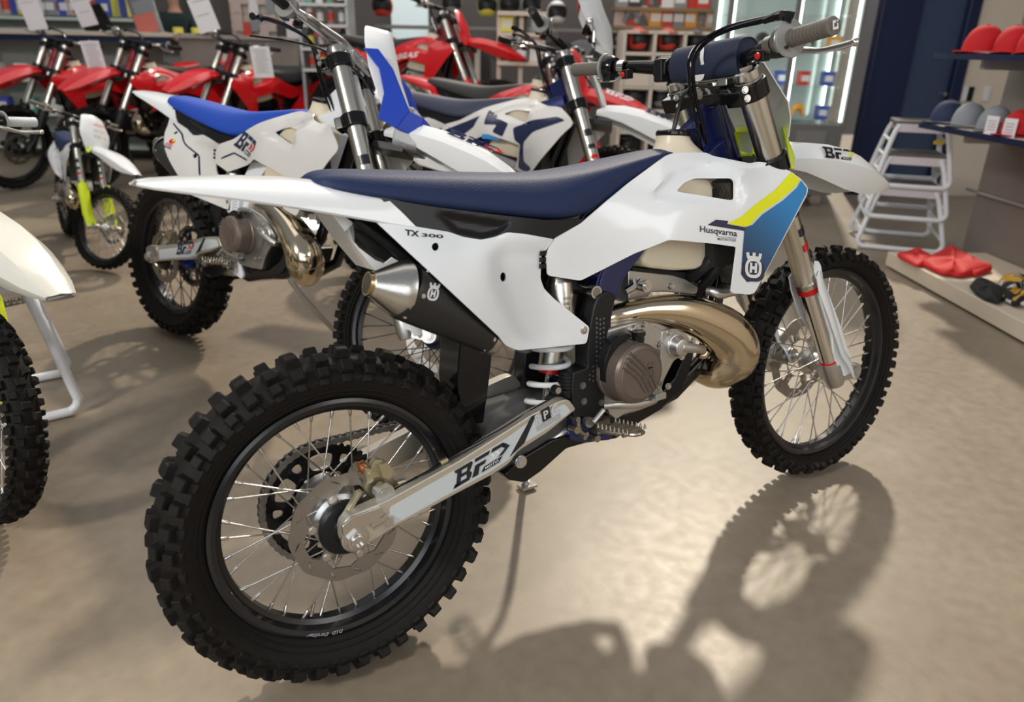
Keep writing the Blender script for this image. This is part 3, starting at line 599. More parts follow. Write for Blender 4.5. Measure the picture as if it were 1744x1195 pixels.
    b = MB(); b.lathe(cb, (0, -1, 0), [(0, .073), (.008, .073), (.010, .070), (.052, .066), (.058, .062), (.061, .056)], 64); b.cur = 1; b.lathe(cb, (0, -1, 0), [(.0612, .055), (.0635, .053), (.0642, .0)], 64)
    b.cur = 0
    cv = part('clutch_cover', b, [bronze, bronzed], T, angle=25)
    b = MB(); mp = planemap(cf+V((-.004, .0, -.018)), V((.036, 0, 0)), V((0, 0, .042)))
    for sh in (CREST_RING, CREST_H, CREST_CROWN): put(b, sh, lambda u, v: mp(u, v, .001))
    for k in range(4): a_ = P(1062+k*4, 630-k*9, -.1835); c2 = P(1085+k*6, 648-k*5, -.1835); d2 = P(1100+k*7, 672-k*2, -.1835); b.tube([a_, c2, d2], .0018, 6, 4)
    part('cover_relief', b, mat('bronze_cover', (0, 0, 0)), cv)
    b = MB(); oc = P(1087, 577, -.15); b.tube([oc+V((0, 0, -.010)), oc+V((0, 0, .004)), oc+V((0, 0, .005)), oc+V((0, 0, .014))], [.013, .013, .016, .015], 14, 1); part('oil_cap', b, gloss, T)
    b = MB(); b.pp(rnd([(1030, 618), (1040, 590), (1054, 576), (1072, 570), (1076, 576), (1052, 592), (1042, 620), (1040, 650), (1030, 655)], 3), -.145, -.118); part('case_saver', b, black, T, bevel=.002)
    b = MB(); b.pp(rnd([(1070, 463), (1146, 471), (1166, 477), (1190, 491), (1186, 504), (1134, 500), (1108, 500), (1100, 520), (1070, 520)], 4), -.062, .07); part('cylinder', b, alu, T, bevel=.006)
    b = MB(); c_ = P(1093, 488, -.066); b.cyl(c_, c_+V((0, -.018, 0)), .014, n=24); b.cyl(c_+V((0, -.018, 0)), c_+V((0, -.022, 0)), .009); b.tube([P(1077, 479, -.07), P(1078, 490, -.075), P(1064, 500, -.075)], [.008, .009, .008], 10, 3); part('power_valve', b, steel, T)
    b = MB(); b.bolt(P(1144, 490, -.064), (0, -1, 0), .006, .006); part('bolt', b, steel, T)
    b = MB(); b.pp([(1075, 458), (1200, 470), (1188, 486), (1160, 474), (1080, 466)], -.05, .05); b.tube([P(1215, 430, -.10), P(1205, 450, -.10), P(1180, 470, -.06), P(1160, 478, -.02)], .016, 12, 5); b.tube([P(1240, 428, -.10), P(1228, 445, -.10), P(1205, 480, -.07), P(1190, 500, -.04)], .014, 12, 5); b.box(P(1225, 432, -.11), (.07, .03, .06)); part('coolant_hose', b, mat('hose_rubber', (.015, .015, .016), .45), T)
    b = MB(); b.tube([P(1206, 497, -.10), P(1216, 500, -.115), P(1226, 503, -.12), P(1240, 500, -.12), P(1252, 498, -.12)], [.011, .012, .013, .012, .012], 14, 4); part('radiator_outlet', b, alu, T)
    for s in (-1, 1):
        b = MB(); R_ = Matrix.Rotation(-.22, 3, 'Y'); c_ = V((.995, s*.086, .790)); b.box(c_, (.030, .085, .26), R_); b.cur = 1
        for k in range(20): b.box(c_+V((-.0165, (k-9.5)*.0041, 0)), (.003, .0011, .25), R_)
        b.cur = 2; b.box(c_+R_ @ V((0, 0, -.136)), (.034, .085, .02), R_); part('radiator', b, [radm, steel, alu], T, bevel=.001)
    # exhaust
    pth = [P(1106, 560, -.02), P(1150, 590, -.01), P(1178, 622, -.03), P(1196, 632, -.055), P(1222, 630, -.09), P(1247, 606, -.115), P(1240, 575, -.12), P(1205, 550, -.112), P(1158, 534, -.10), P(1106, 531, -.088), P(1060, 538, -.078), P(1030, 546, -.070), P(960, 566, -.062), P(900, 575, -.075), P(860, 574, -.10)]
    rr = [.020, .022, .026, .036, .052, .0625, .060, .052, .042, .032, .026, .022, .016, .015, .015]
    b = MB(); b.tube(pth[2:], rr[2:], 40, 8); b.cur = 0; ep = part('expansion_chamber', b, nickel, T, angle=60)
    b = MB(); sp, sr = smooth(pth[2:], rr[2:], 8)
    for i0 in (24, 72):
        b = MB(); t = (sp[i0+1]-sp[i0-1]).normalized(); b.lathe(sp[i0], t, [(-.002, sr[i0]-.001), (0, sr[i0]+.0016), (.002, sr[i0]-.001)], 40)
        part('weld_seam', b, mat('weld', (.42, .36, .26), .3, 1), ep)
    b = MB(); b.tube([P(1190, 606, -.09), P(1199, 608, -.095), P(1205, 600, -.10)], [.009, .010, .008], 12, 3); b.ball(P(1196, 600, -.10), .010); part('exhaust_spring_mount', b, nickel, T)
    a0_, a1_, a2_ = P(640, 489, -.128), P(688, 497, -.128), P(836, 582, -.118); d = (a2_-a1_).normalized()
    b = MB(); b.tube([a1_, a1_+d*.01, a2_-d*.01, a2_], [.0515, .053, .030, .028], 40, 1); mu = part('muffler', b, muff, T, angle=40)
    b = MB(); e0 = a1_-(a1_-a0_).normalized()*.064; dd = (a1_-a0_).normalized(); b.lathe(e0, dd, [(0, .0185), (.001, .021), (.003, .023), (.006, .024), (.046, .047), (.062, .0525), (.066, .0525), (.064, .04), (.010, .0185), (.006, .0165), (.03, .015), (.035, .0), (.034, .0), (.026, .013), (-.004, .0165)], 48, loop=False); part('muffler_end_cap', b, titan, mu, angle=30)
    b = MB(); b.lathe(e0, dd, [(-.006, .018), (-.006, .0205), (.002, .0212), (.002, .018)], 40, loop=True); part('tip_ring', b, mat('gold_steel', (.50, .38, .18), .25, 1), mu)
    b = MB(); b.lathe(e0, dd, [(-.0064, .0), (-.0062, .0182)], 30); part('bore_shade_disc', b, gloss, mu)  # black disc closing the tip, paints the dark of a hollow pipe
    b = MB(); b.lathe(a2_, d, [(-.006, .0305), (.006, .0295), (.012, .026), (.014, .016)], 32); part('muffler_collar', b, titan, mu)
    u_ = V((0, 0, 1)); u_ = (u_-d*u_.dot(d)).normalized(); v_ = d.cross(u_)
    b = MB(); b.out = []
    for k in range(6):
        a = 2*PI*k/6+.5; n_ = u_*math.cos(a)+v_*math.sin(a); b.bolt(a1_+d*.012+n_*.0522, n_, .0032, .0015); b.bolt(a2_-d*.014+n_*.0300, n_, .003, .0015)
    bolts_of(b, mu, steel)
    def mus(px, py):  # ray hit on the muffler shell
        o_ = BC; dr = (BF+BR*((px-WPX/2)/FPX)-BU*((py-HPX/2)/FPX)).normalized(); best = None; L_ = (a2_-a1_).length
        for k in range(2400):
            p = o_+dr*(1.0+k*.0004); t = (p-a1_).dot(d); r_ = (p-a1_-d*t).length
            if r_ < .0535+(.0295-.0535)*t/L_+.0012: best = p; break
        return best or p
    b = MB()
    for sh in (CREST_RING, CREST_H, CREST_CROWN):
        vs, fs = sh; b.add([mus(725+u*21+v*6, 514-v*30+u*3) for u, v in vs], fs)
    part('crest_print', b, whited, mu)
    # skid plate, kickstand, pegs, linkage
    b = MB(); b.pp(rnd([(860, 810), (867, 821), (895, 825), (923, 805), (965, 767), (997, 758), (1050, 750), (1092, 721), (1127, 700), (1159, 668), (1175, 637), (1183, 600), (1170, 598), (1150, 645), (1118, 682), (1075, 705), (1040, 724), (985, 738), (940, 752), (885, 785)], 4), -.095, .095); part('skid_plate', b, gloss, T, bevel=.006)
    b = MB(); g0 = w2b(G(898, 830, .004)); b.tube([V((.565, .115, .40)), V((.61, .16, .30)), g0+V((0, 0, .03)), g0], [.012, .011, .010, .010], 14, 4); b.box(g0+V((0, 0, .002)), (.05, .035, .008)); b.cyl(V((.55, .09, .40)), V((.58, .125, .40)), .018); part('kickstand', b, alu, T, bevel=.002)
    for s in (-1, 1):
        b = MB(); p0 = P(1024, 727, -.125); dx = V((.012, -.105, .012)); 
        for k in (-1, 1): b.tube([p0+V((k*.012, 0, 0)), p0+V((k*.021, -.02, .0)), p0+dx*.5+V((k*.026, 0, 0)), p0+dx+V((k*.014, 0, 0)), p0+dx*1.08], .0045, 8, 4)
        for j in range(4): b.box(p0+dx*(.25+.2*j), (.05, .006, .012))
        for j in range(8):
            for k in (-1, 1): c_ = p0+dx*(.16+.115*j)+V((k*.024, 0, .004)); b.cyl(c_, c_+V((0, 0, .010)), .0035, .0012, n=6)
        b.box(p0+V((0, .012, 0)), (.035, .04, .028)); 
        if s > 0: b.flip()
        part('footpeg', b, mat('cast_steel', (.38, .35, .29), .38, 1, bump=(400, .3)), T)
    b = MB(); b.tube([P(1028, 695, -.15), P(1052, 693, -.16), P(1080, 693, -.165), P(1106, 688, -.165), P(1121, 679, -.165)], [.007, .0085, .0085, .008, .007], 12, 5, flat=.6); b.box(P(1119, 676, -.172), (.03, .026, .014)); b.tube([P(1010, 722, -.15), P(1028, 700, -.15)], .006, 8, 1); b.pp([(1034, 694), (1075, 700), (1050, 716), (1038, 708)], -.135, -.118); part('brake_pedal', b, alu, T, bevel=.001)
    b = MB(); b.tube([P(883, 791, -.085), P(905, 774, -.085), P(940, 752, -.083), P(974, 728, -.08), P(984, 720, -.08)], [.010, .0085, .009, .014, .016], 12, 4, flat=.8); yc(b, 887, 789, -.06, -.105, .014); yc(b, 921, 776, -.05, -.085, .014); b.bolt(P(887, 789, -.105), (0, -1, 0), .010, .008); b.bolt(P(921, 776, -.085), (0, -1, 0), .009, .006); b.tube([P(921, 776, -.07), P(926, 752, -.06), P(938, 742, -.05)], .011, 12, 2)
    part('shock_linkage', b, mat('bare_aluminium', (.66, .66, .66), .3, 1), T)
    b = MB(); b.ball(P(912, 757, -.06), .012); part('link_bearing', b, red, T)
    b = MB(); yc(b, 1005, 722, -.11, -.125, .012); b.cur = 1
    for px, py, r_ in ((985, 717, .006), (984, 735, .009), (1000, 742, .005), (1018, 750, .008), (997, 748, .005), (1022, 738, .005)): yc(b, px, py, -.125, -.100, r_)
    b.tube([P(985, 717, -.12), P(987, 735, -.12), P(1000, 745, -.12)], .0045, 8, 3); part('peg_mount', b, [mat('grey_metal', (0, 0, 0)), mat('cast_steel', (0, 0, 0))], T)
    b = MB(); b.pp(rnd([(976, 712), (1030, 708), (1046, 740), (1040, 752), (1000, 756), (970, 752)], 4), -.105, -.05); part('peg_bracket', b, blueframe, T, bevel=.003)
    b = MB(); c_ = P(967, 652, -.09); b.tube([P(966, 636, -.095), P(968, 676, -.095)], .017, 20, 1)
    for k in range(5): b.tube([P(966, 640+k*6, -.095), P(966, 643+k*6, -.095)], .020, 20, 1)
    yc(b, 951, 668, -.11, -.125, .010); b.cur = 1; yc(b, 951, 668, -.125, -.1255, .007); b.cur = 0; part('rear_master_cylinder', b, [black, steel], T)
    # shock
    sa, sb = P(955, 500, -.045), P(925, 705, -.045); d = (sb-sa).normalized(); LL = (sb-sa).length
    b = MB(); b.tube([sa, sa+d*LL*.16, sa+d*LL*.17, sa+d*LL*.62], [.036, .036, .026, .026], 28, 1); sh = part('shock_body', b, titan, T)
    b = MB(); b.tube([sa+d*LL*.62, sa+d*LL*.66], .024, 24, 1); part('shock_collar', b, red, sh)
    b = MB(); b.tube([sa+d*LL*.66, sb], .0065, 12, 1); part('shock_shaft', b, chrome, sh)
    u_ = V((1, 0, 0)); u_ = (u_-d*u_.dot(d)).normalized(); v_ = d.cross(u_)
    hx = [sa+d*(LL*(.40+.58*t/48))+u_*(math.cos(2*PI*t/12)*.040)+v_*(math.sin(2*PI*t/12)*.040) for t in range(49)]; b = MB(); b.tube(hx, .0062, 10, 2); part('shock_spring', b, springw, T)
    rt = P(952, 480, -.075); b = MB(); b.tube([rt+V((0, 0, .02)), rt, rt+V((0, 0, -.004)), rt+V((.004, 0, -.10))], [.020, .026, .0285, .0285], 28, 1); part('shock_reservoir', b, titan, T)
    b = MB(); mpq = lambda u, v: rt+V((.002+.0288*math.sin((u-.5)*1.6-.5), -.0290*math.cos((u-.5)*1.6-.5), -.015-.05*(1-v)))
    for k, tt in enumerate(('SHOCK', 'OIL', 'N2')): vs, fs = text2d(tt, .0); b.add([mpq(.55+u*.35, .55+v*.12-k*.22) for u, v in vs], fs)
    part('reservoir_print', b, inkm, T)
    # ---------------- tank, seat, bodywork
    b = MB(); b.pp(rnd([(1091, 451), (1101, 427), (1115, 390), (1132, 340), (1152, 312), (1180, 304), (1206, 304), (1216, 320), (1216, 400), (1209, 437), (1201, 452), (1189, 462), (1149, 464), (1104, 459)], 10), -.098, .098); part('fuel_tank', b, cream, T, bevel=.022, seg=5, angle=60)
    b = MB(); rings = []
    for (x, z, rx, ry) in ((.93, .90, .12, .075), (.93, .945, .115, .066), (.925, .968, .095, .060), (.91, .990, .060, .050), (.902, 1.004, .046, .044), (.898, 1.014, .040, .040), (.897, 1.020, .038, .038)): rings.append([V((x+math.cos(a)*rx, math.sin(a)*ry, z-.10*(math.cos(a)*rx))) for a in (2*PI*i/32 for i in range(32))])
    b.loft(rings); part('tank_neck', b, cream, T, angle=60)
    ca = V((.10, 0, 1)).normalized(); cc = V((.897, 0, 1.020)); b = MB(); prof = [(0, .036), (.002, .040), (.010, .040), (.013, .036), (.0135, .030), (.008, .026), (.010, .012), (.016, .010), (.018, .0)]; b.lathe(cc, ca, prof, 40)
    for k in range(4): b.box(cc+ca*.010, (.062, .008, .012), Matrix.Rotation(k*PI/4, 3, 'Z'))
    cap = part('fuel_cap', b, gloss, T, bevel=.0015)
    b = MB(); b.tube([cc+ca*.012, P(1150, 212, .0), P(1158, 180, -.01), P(1168, 159, -.03), P(1185, 149, -.04), P(1205, 151, -.05), P(1221, 166, -.05), P(1228, 195, -.05), P(1236, 232, -.045), P(1244, 275, -.04)], [.0045, .0055, .004, .0035, .0035, .0035, .0035, .0035, .0035, .0035], 10, 5); part('vent_hose', b, mat('hose_rubber', (0, 0, 0)), T)
    # seat
    SS = [(.022, .050, .055, .985, .972), (.045, .070, .080, .996, .962), (.11, .085, .098, .9915, .945), (.20, .092, .108, .984, .924), (.30, .094, .112, .9745, .903), (.40, .094, .114, .966, .884), (.48, .092, .114, .961, .870), (.55, .090, .106, .963, .866), (.62, .086, .092, .9685, .888), (.70, .076, .078, .9775, .920), (.78, .062, .064, .987, .955), (.845, .050, .050, .992, .975), (.875, .034, .034, .984, .978)]
    def ssec(x, w1, w0, zt, zb): return [V((x, y_, z_)) for y_, z_ in ((-w0, zb), (-w0-.0015, zb+(zt-zb)*.25), (-w0*.6-w1*.4-.001, zb+(zt-zb)*.6), (-w1*.96, zb+(zt-zb)*.88), (-w1*.78, zt-.002), (-w1*.4, zt+.004), (0, zt+.006), (w1*.4, zt+.004), (w1*.78, zt-.002), (w1*.96, zb+(zt-zb)*.88), (w0*.6+w1*.4+.001, zb+(zt-zb)*.6), (w0+.0015, zb+(zt-zb)*.25), (w0, zb), (0, zb))]
    b = MB(); b.loft([ssec(*q) for q in SS]); seat = part('seat', b, navy, T, angle=60); sm = seat.modifiers.new('sub', 'SUBSURF'); sm.levels = 2; sm.render_levels = 2
        # airbox cover under the seat
    yf = tps([(650, 345, -.098), (700, 389, -.105), (760, 362, -.10), (800, 410, -.11), (860, 372, -.106), (900, 400, -.112), (944, 410, -.112), (992, 380, -.106)])
    def yair(x, y): return yf(x, y)+.006*pin(x, y, [(748, 368), (862, 386), (848, 398), (822, 405), (776, 396)], 9)
    b = MB(); pxpanel(b, rnd([(648, 338), (690, 348), (741, 356), (844, 369), (930, 378), (992, 376), (990, 384), (945, 414), (898, 404), (866, 402), (822, 416), (789, 412), (765, 402), (700, 392), (668, 372)], 3), yair, grid=5, thick=.01); part('airbox_cover', b, mat('satin_black', (.007, .007, .008), .30, spec=.3), T, angle=50)
    b = MB(); b.pp([(600, 352), (700, 356), (850, 376), (980, 384), (940, 416), (1000, 500), (1060, 440), (1010, 540), (900, 580), (850, 560), (720, 470), (650, 440), (600, 385)], -.050, .05); part('airbox', b, black, T, bevel=.01)
    b = MB(); b.pp([(585, 372), (612, 380), (700, 440), (730, 470), (700, 470), (640, 440), (600, 400)], -.055, .055); b.tube([P(606, 380, -.07), P(650, 410, -.07), P(700, 452, -.07), P(760, 520, -.07)], .010, 12, 4); part('subframe', b, black, T)
    b = MB(); b.pp([(564, 366), (588, 372), (604, 384), (601, 393), (590, 398), (612, 425), (640, 446), (655, 452), (668, 441), (680, 448), (650, 468), (641, 466), (604, 420)], -.058, -.052); b.prism([P(566, 367, -.055), P(604, 421, -.055), P(642, 466, -.055)], [P(566, 367, -.055)+V((0, .11, 0)), P(604, 421, -.055)+V((0, .11, 0)), P(642, 466, -.055)+V((0, .11, 0))]); part('inner_fender', b, white, T, bevel=.002)
    b = MB(); b.prism([P(784, 583, -.03), P(779, 654, -.03), P(786, 724, -.03), P(824, 724, -.03), P(833, 658, -.03), P(840, 595, -.03)], [P(784, 583, -.03)+V((0, .09, 0)), P(779, 654, -.03)+V((0, .09, 0)), P(786, 724, -.03)+V((0, .09, 0)), P(824, 724, -.03)+V((0, .09, 0)), P(833, 658, -.03)+V((0, .09, 0)), P(840, 595, -.03)+V((0, .09, 0))]); part('mud_flap', b, gloss, T, bevel=.004)
    # rear fender
    rows = []
    for bx, by, rx_, ry_, w_, cx_, cz_ in ((232, 318, 236, 314.5, .060, None, 1.002), (262, 324, 262, 315.5, .078, None, 1.0035), (330, 333, 320, 317.5, .088, None, 1.003), (419, 344, 402, 324, .094, None, 1.000), (520, 358.5, 500, 331.5, .100, None, .992), (618, 375.4, 590, 338, .105, None, .978), (668, 384, 640, 343, .108, None, .968), (709, 390, 664, 346, .110, None, .962)):
        e_ = P(bx, by, -w_); r_ = P(rx_, ry_, -w_+.012)
        rows.append([e_, e_.lerp(r_, .5)+V((0, -.003, 0)), r_, V((r_.x, -(w_-.03), (r_.z*.5+cz_*.5))), V((r_.x, -.03, cz_)), V((r_.x, 0, cz_+.001))])
    full = [r+[V((p.x, -p.y, p.z)) for p in reversed(r[:-1])] for r in rows]; b = MB(); b.loft([r+[p+V((.001, .003 if p.y < -.01 else (-.003 if p.y > .01 else 0), -.0035)) for p in reversed(r)] for r in full]); part('rear_fender', b, white, T, angle=32)
    # side panel
    ysp = tps([(638, 379, -.100), (706, 389, -.108), (789, 407, -.113), (865, 399, -.116), (944, 410, -.118), (930, 430, -.120), (920, 478, -.120), (944, 512, -.122), (1004, 560, -.118), (999, 588, -.120), (882, 600, -.146), (861, 591, -.150), (800, 530, -.166), (740, 475, -.160), (690, 425, -.132), (820, 450, -.140), (880, 520, -.142), (860, 440, -.13)])
    def yspc(x, y):   # raised rear flank meeting the hollow knee area in a crease
        cr = np.interp(y, [415, 440, 480, 530, 570, 590], [856, 842, 846, 864, 882, 905]); t = (x-cr)/16; k = 1/(1+math.exp(-max(-30, min(30, t*2.2)))); g_ = max(0, min(1, (y-408)/30))*max(0, min(1, (598-y)/25))
        kk = max(0, min(1, (1000-x)/70)); return ysp(x, y)+(.012*k*kk-.004*(1-k))*g_
    spo = [(637.6, 378.6), (648, 379), (706, 389), (765, 398.6), (789, 407), (820, 412), (844, 407), (864.7, 399), (895.6, 402), (943.8, 410.6), (930, 429.5), (922, 437), (920.4, 477.7), (926.6, 494.9), (943.8, 512), (1004, 560), (998.8, 587.8), (881.8, 599.8), (861, 591), (850.9, 577.4)]
    b = MB(); pxpanel(b, rnd(spo, 5), yspc, [circ2(742, 424, 6.5, 7, 16), circ2(857, 475, 5, 8, 16)], grid=8, thick=.004); spn = part('side_panel', b, white, T, angle=40)
    b = MB(); mp = lambda x, y, l=0: P(x, y, yspc(x, y)-.0012-l); vs, fs = text2d('TX', .03); put(b, ([(690+u*24, 404-(v*10)+u*3) for u, v in vs], fs), mp); vs, fs = text2d('300', .02); put(b, ([(718+u*37, 406.5-v*6.2+u*3) for u, v in vs], fs), mp); tx = part('model_lettering', b, inkm, spn)
    b = MB(); c_ = P(994, 565, yspc(994, 565)); b.lathe(c_, (0, -1, 0), [(-.004, .0085), (.001, .0085), (.002, .006)], 24); b.bolt(c_, (0, -1, 0), .0042, .004); part('panel_bolt', b, steel, spn)
    b = MB(); yc(b, 742, 424, -.112, -.09, .022); yc(b, 857, 475, -.112, -.09, .018); part('panel_recess', b, black, spn)
    b = MB(); [b.pp([(922, y_), (930, y_-1), (930, y_+6.5), (922, y_+8)], -.117, -.10) for y_ in (431, 442, 453)]; part('louvre', b, gloss, T)
    # shroud
    ysh = tps([(944, 411, -.116), (930, 430, -.116), (933, 472, -.116), (988, 481, -.118), (992, 381, -.108), (1080, 435, -.128), (1070, 320, -.098), (1134, 268, -.058), (1160, 263, -.060), (1213, 268, -.080), (1290, 278, -.115), (1347, 295, -.150), (1375, 325, -.166), (1330, 400, -.172), (1284, 502, -.168), (1245, 501, -.166), (1255, 423, -.172), (1140, 411, -.155), (1151, 328, -.125), (1250, 307, -.150), (1250, 344, -.160), (1210, 380, -.162)])
    def yshc(x, y):   # scooped hollow around the vent
        return ysh(x, y)+.009*pin(x, y, [(1112, 334), (1148, 296), (1188, 285), (1256, 292), (1264, 352), (1240, 354), (1120, 340)], 9)
    sho = [(943.8, 410.6), (992, 382), (1030, 349), (1070, 316), (1134, 268.4), (1146, 264), (1159.7, 262.7), (1202.3, 262.7), (1213.7, 268.4), (1276.3, 281), (1290.5, 278.3), (1316, 281.2), (1347.4, 295.4), (1364.5, 308.2), (1375.9, 322.4), (1374.5, 333.8), (1284.8, 501.6), (1276.3, 504.5), (1245, 501.6), (1255, 423.4), (1213.7, 417.7), (1139.7, 411.2), (1080, 434.8), (988.5, 481), (933.4, 472.5), (929, 440)]
    hole = rnd([(1151, 329), (1165, 314), (1182.4, 306.8), (1245, 306.8), (1250.7, 312), (1250.7, 343.5), (1241, 343.5)], 5)
    b = MB(); pxpanel(b, rnd(sho, 5), yshc, [hole], grid=8, thick=.004); shd = part('radiator_shroud', b, white, T, angle=40)
    mp = lambda x, y, l=0: P(x, y, yshc(x, y)-.0014-l)
    def art(poly, m_, nm, par, lift=0, grid=6, hs=()):
        vs, fs = cdt(poly, hs, grid); b = MB(); b.add([mp(x, y, lift) for x, y in vs], fs); return part(nm, b, m_, par)
    art([(1347, 296), (1363, 309), (1355, 320), (1330, 342), (1295, 366), (1278, 385), (1272, 389), (1238, 384), (1262, 372), (1285, 352), (1320, 326)], yellow, 'yellow_stripe', shd)
    # blue fade, bright at the front edge and deepening toward the rear corner as printed
    gb = bpy.data.materials.new('blue_fade_print'); gb.use_nodes = True; n = gb.node_tree.nodes; L = gb.node_tree.links; pb = n['Principled BSDF']; pb.inputs['Roughness'].default_value = .16; pb.inputs['Coat Weight'].default_value = .4
    t_ = n.new('ShaderNodeTexCoord'); s_ = n.new('ShaderNodeSeparateXYZ'); ma_ = n.new('ShaderNodeMath'); ma_.operation = 'MULTIPLY_ADD'; mr = n.new('ShaderNodeMapRange'); cr = n.new('ShaderNodeValToRGB')
    L.new(t_.outputs['Object'], s_.inputs[0]); L.new(s_.outputs[0], ma_.inputs[0]); ma_.inputs[1].default_value = .8; L.new(s_.outputs[2], ma_.inputs[2])
    L.new(ma_.outputs[0], mr.inputs[0]); mr.inputs[1].default_value = 1.47; mr.inputs[2].default_value = 1.74; L.new(mr.outputs[0], cr.inputs[0]); L.new(cr.outputs[0], pb.inputs['Base Color'])
    cr.color_ramp.elements[0].color = (.006, .014, .06, 1); cr.color_ramp.elements[1].color = (.005, .22, .55, 1); e_ = cr.color_ramp.elements.new(.35); e_.color = (.008, .075, .19, 1)
    art([(1364, 310), (1374, 323), (1372.5, 333), (1301, 470), (1290, 480), (1272, 483), (1262, 470), (1264, 440), (1268, 390), (1281, 386), (1298, 368), (1333, 344), (1357, 322)], gb, 'blue_panel_print', shd)
    art([(1219, 377), (1240, 379), (1238, 384.5), (1272, 390.5), (1268, 396), (1205, 386)], navyp, 'navy_stripe', shd)
    b = MB(); vs, fs = text2d('Husqvarna', .008); put(b, ([(1192+u*63, 401-v*14+u*8.2) for u, v in vs], fs), mp); vs, fs = text2d('MOTORCYCLES', .012); put(b, ([(1222+u*31, 411.6-v*4+u*2.6) for u, v in vs], fs), mp); b.add([mp(1222, 405.4), mp(1254, 408.2), mp(1254, 408.8), mp(1222, 406)], [(0, 1, 2, 3)]); part('maker_lettering', b, inkm, shd)
    b = MB(); vs, fs = cdt(rnd([(-.06, .74), (1.06, .74), (1.07, -.11), (-.07, -.11)], .50, 6), (), 0); put(b, (vs, fs), lambda u, v: mp(1265+u*34+v*2-0*u, 476-v*42+u*3, .0006)); part('crest_backing', b, navyp, shd)
    b = MB(); [put(b, q_, lambda u, v: mp(1266.5+u*31+v*2, 474.5-v*43+u*3, .0012)) for q_ in (CREST_RING, CREST_H, CREST_CROWN)]; part('crest_print', b, whited, shd)
    ART['sh'] = lambda x, y, l=0: P(x, y, yshc(x, y)-.0014-l); ART['sp'] = lambda x, y, l=0: P(x, y, yspc(x, y)-.0014-l)
    # far-side bodywork mirrored
    for src in (spn, shd):
        me = src.data.copy(); me.transform(Matrix.Scale(-1, 4, (0, 1, 0))); me.flip_normals(); o = bpy.data.objects.new(src.name.split('.')[0], me); COL.objects.link(o); o.parent = T
    b = MB(); vs, fs = text2d('D.I.D', .02, .2); v2, f2 = text2d('DirtStar', .01, .3)
    def rimt(vs, fs, a0, da):  # lettering round the near rim flange
        b.add([V((math.cos(a0+u*da)*(.2335+v*.0075)*1, -.0357, .34+math.sin(a0+u*da)*(.2335+v*.0075))) for u, v in vs], fs)
    rimt(vs, fs, 4.60, -.09); rimt(v2, f2, 4.48, -.19); part('rim_lettering', b, greyd, T)
    return T, F
bike, FRONT = make_bike()
bike.rotation_euler = (LEAN, 0, 0); bike.location = (0, 0, .004)
tag(bike, 'white dirt bike with navy seat in the foreground, seen from its right side', 'motorcycle')
# ============================================================ more motorcycles, made from the first
NOCOPY_ART = ('yellow_stripe', 'blue_panel_print', 'navy_stripe', 'maker_lettering', 'crest_print', 'crest_backing', 'model_lettering', 'badge_print', 'dealer_sticker', 'rim_lettering', 'pad_print', 'grip_print', 'reservoir_print')
SMALL = ('spoke', 'valve_stem', 'bolt', 'disc_bolts', 'sprocket_bolts', 'clamp_bolts', 'guard_bolts', 'rivet', 'cover_relief', 'weld_seam', 'link_bearing', 'tip_ring', 'bore_shade_disc', 'panel_bolt', 'panel_recess', 'fork_sticker', 'peg_mount', 'oil_cap', 'exhaust_spring_mount', 'chain_adjuster', 'louvre')
def base(o): return o.name.split('.')[0]
SP0 = V((WB, 0, .35))-V((math.cos(RA), 0, math.sin(RA)))*.057; SAX = V((-math.sin(RA), 0, math.cos(RA)))
def kids(o): return [c for c in ALLO if c.parent == o]
ALLO = list(bpy.data.objects); KM = {}
for c_ in ALLO: KM.setdefault(c_.parent, []).append(c_)
FN = set(o.name for o in FRONT)
def copy_bike(name, loc, yaw, lean, steer, label, mats={}, skip=(), small=False, sc=1.0, group=None, cat='motorcycle', art=False):
    r = empty(name, loc, label=label, cat=cat, group=group); r.scale = (sc, sc, sc); r.rotation_euler = (lean, 0, yaw)
    S = Matrix.Translation(SP0) @ Matrix.Rotation(steer, 4, SAX) @ Matrix.Translation(-SP0); out = {}
    def cp(o, par):
        n = base(o)
        if n in skip or (not art and n in NOCOPY_ART) or (small and n in SMALL): return
        c = o.copy(); COL.objects.link(c); c.parent = par
        for sl in c.material_slots:
            m_ = mats.get(n) or mats.get(sl.material.name)
            if m_: sl.link = 'OBJECT'; sl.material = m_
        if o.name in FN: c.matrix_local = S
        out.setdefault(n, []).append(c)
        for k in KM.get(o, []): cp(k, c)
    for k in KM.get(bike, []): cp(k, r)
    return r, out
def artp(poly, m_, nm, par, key, lift=0, grid=8):
    vs, fs = cdt(poly, (), grid); b = MB(); b.add([ART[key](x, y, lift) for x, y in vs], fs); return part(nm, b, m_, par)
plastic = mat('pearl_plastic', (.66, .64, .61), .22, coat=.3); creamw = mat('cream_plastic', (.66, .65, .59), .25, coat=.2)
dseat = mat('dark_seat', (.03, .03, .028), .6, bump=(400, .3)); silver = mat('silver_bar', (.55, .55, .55), .25, 1); dred = mat('deep_red', (.22, .004, .008), .3)
whitem = mat('white_frame', (.78, .80, .84), .3); grip_w = mat('white_grip', (.66, .68, .70), .5, bump=(500, .2)); tread2 = rubber
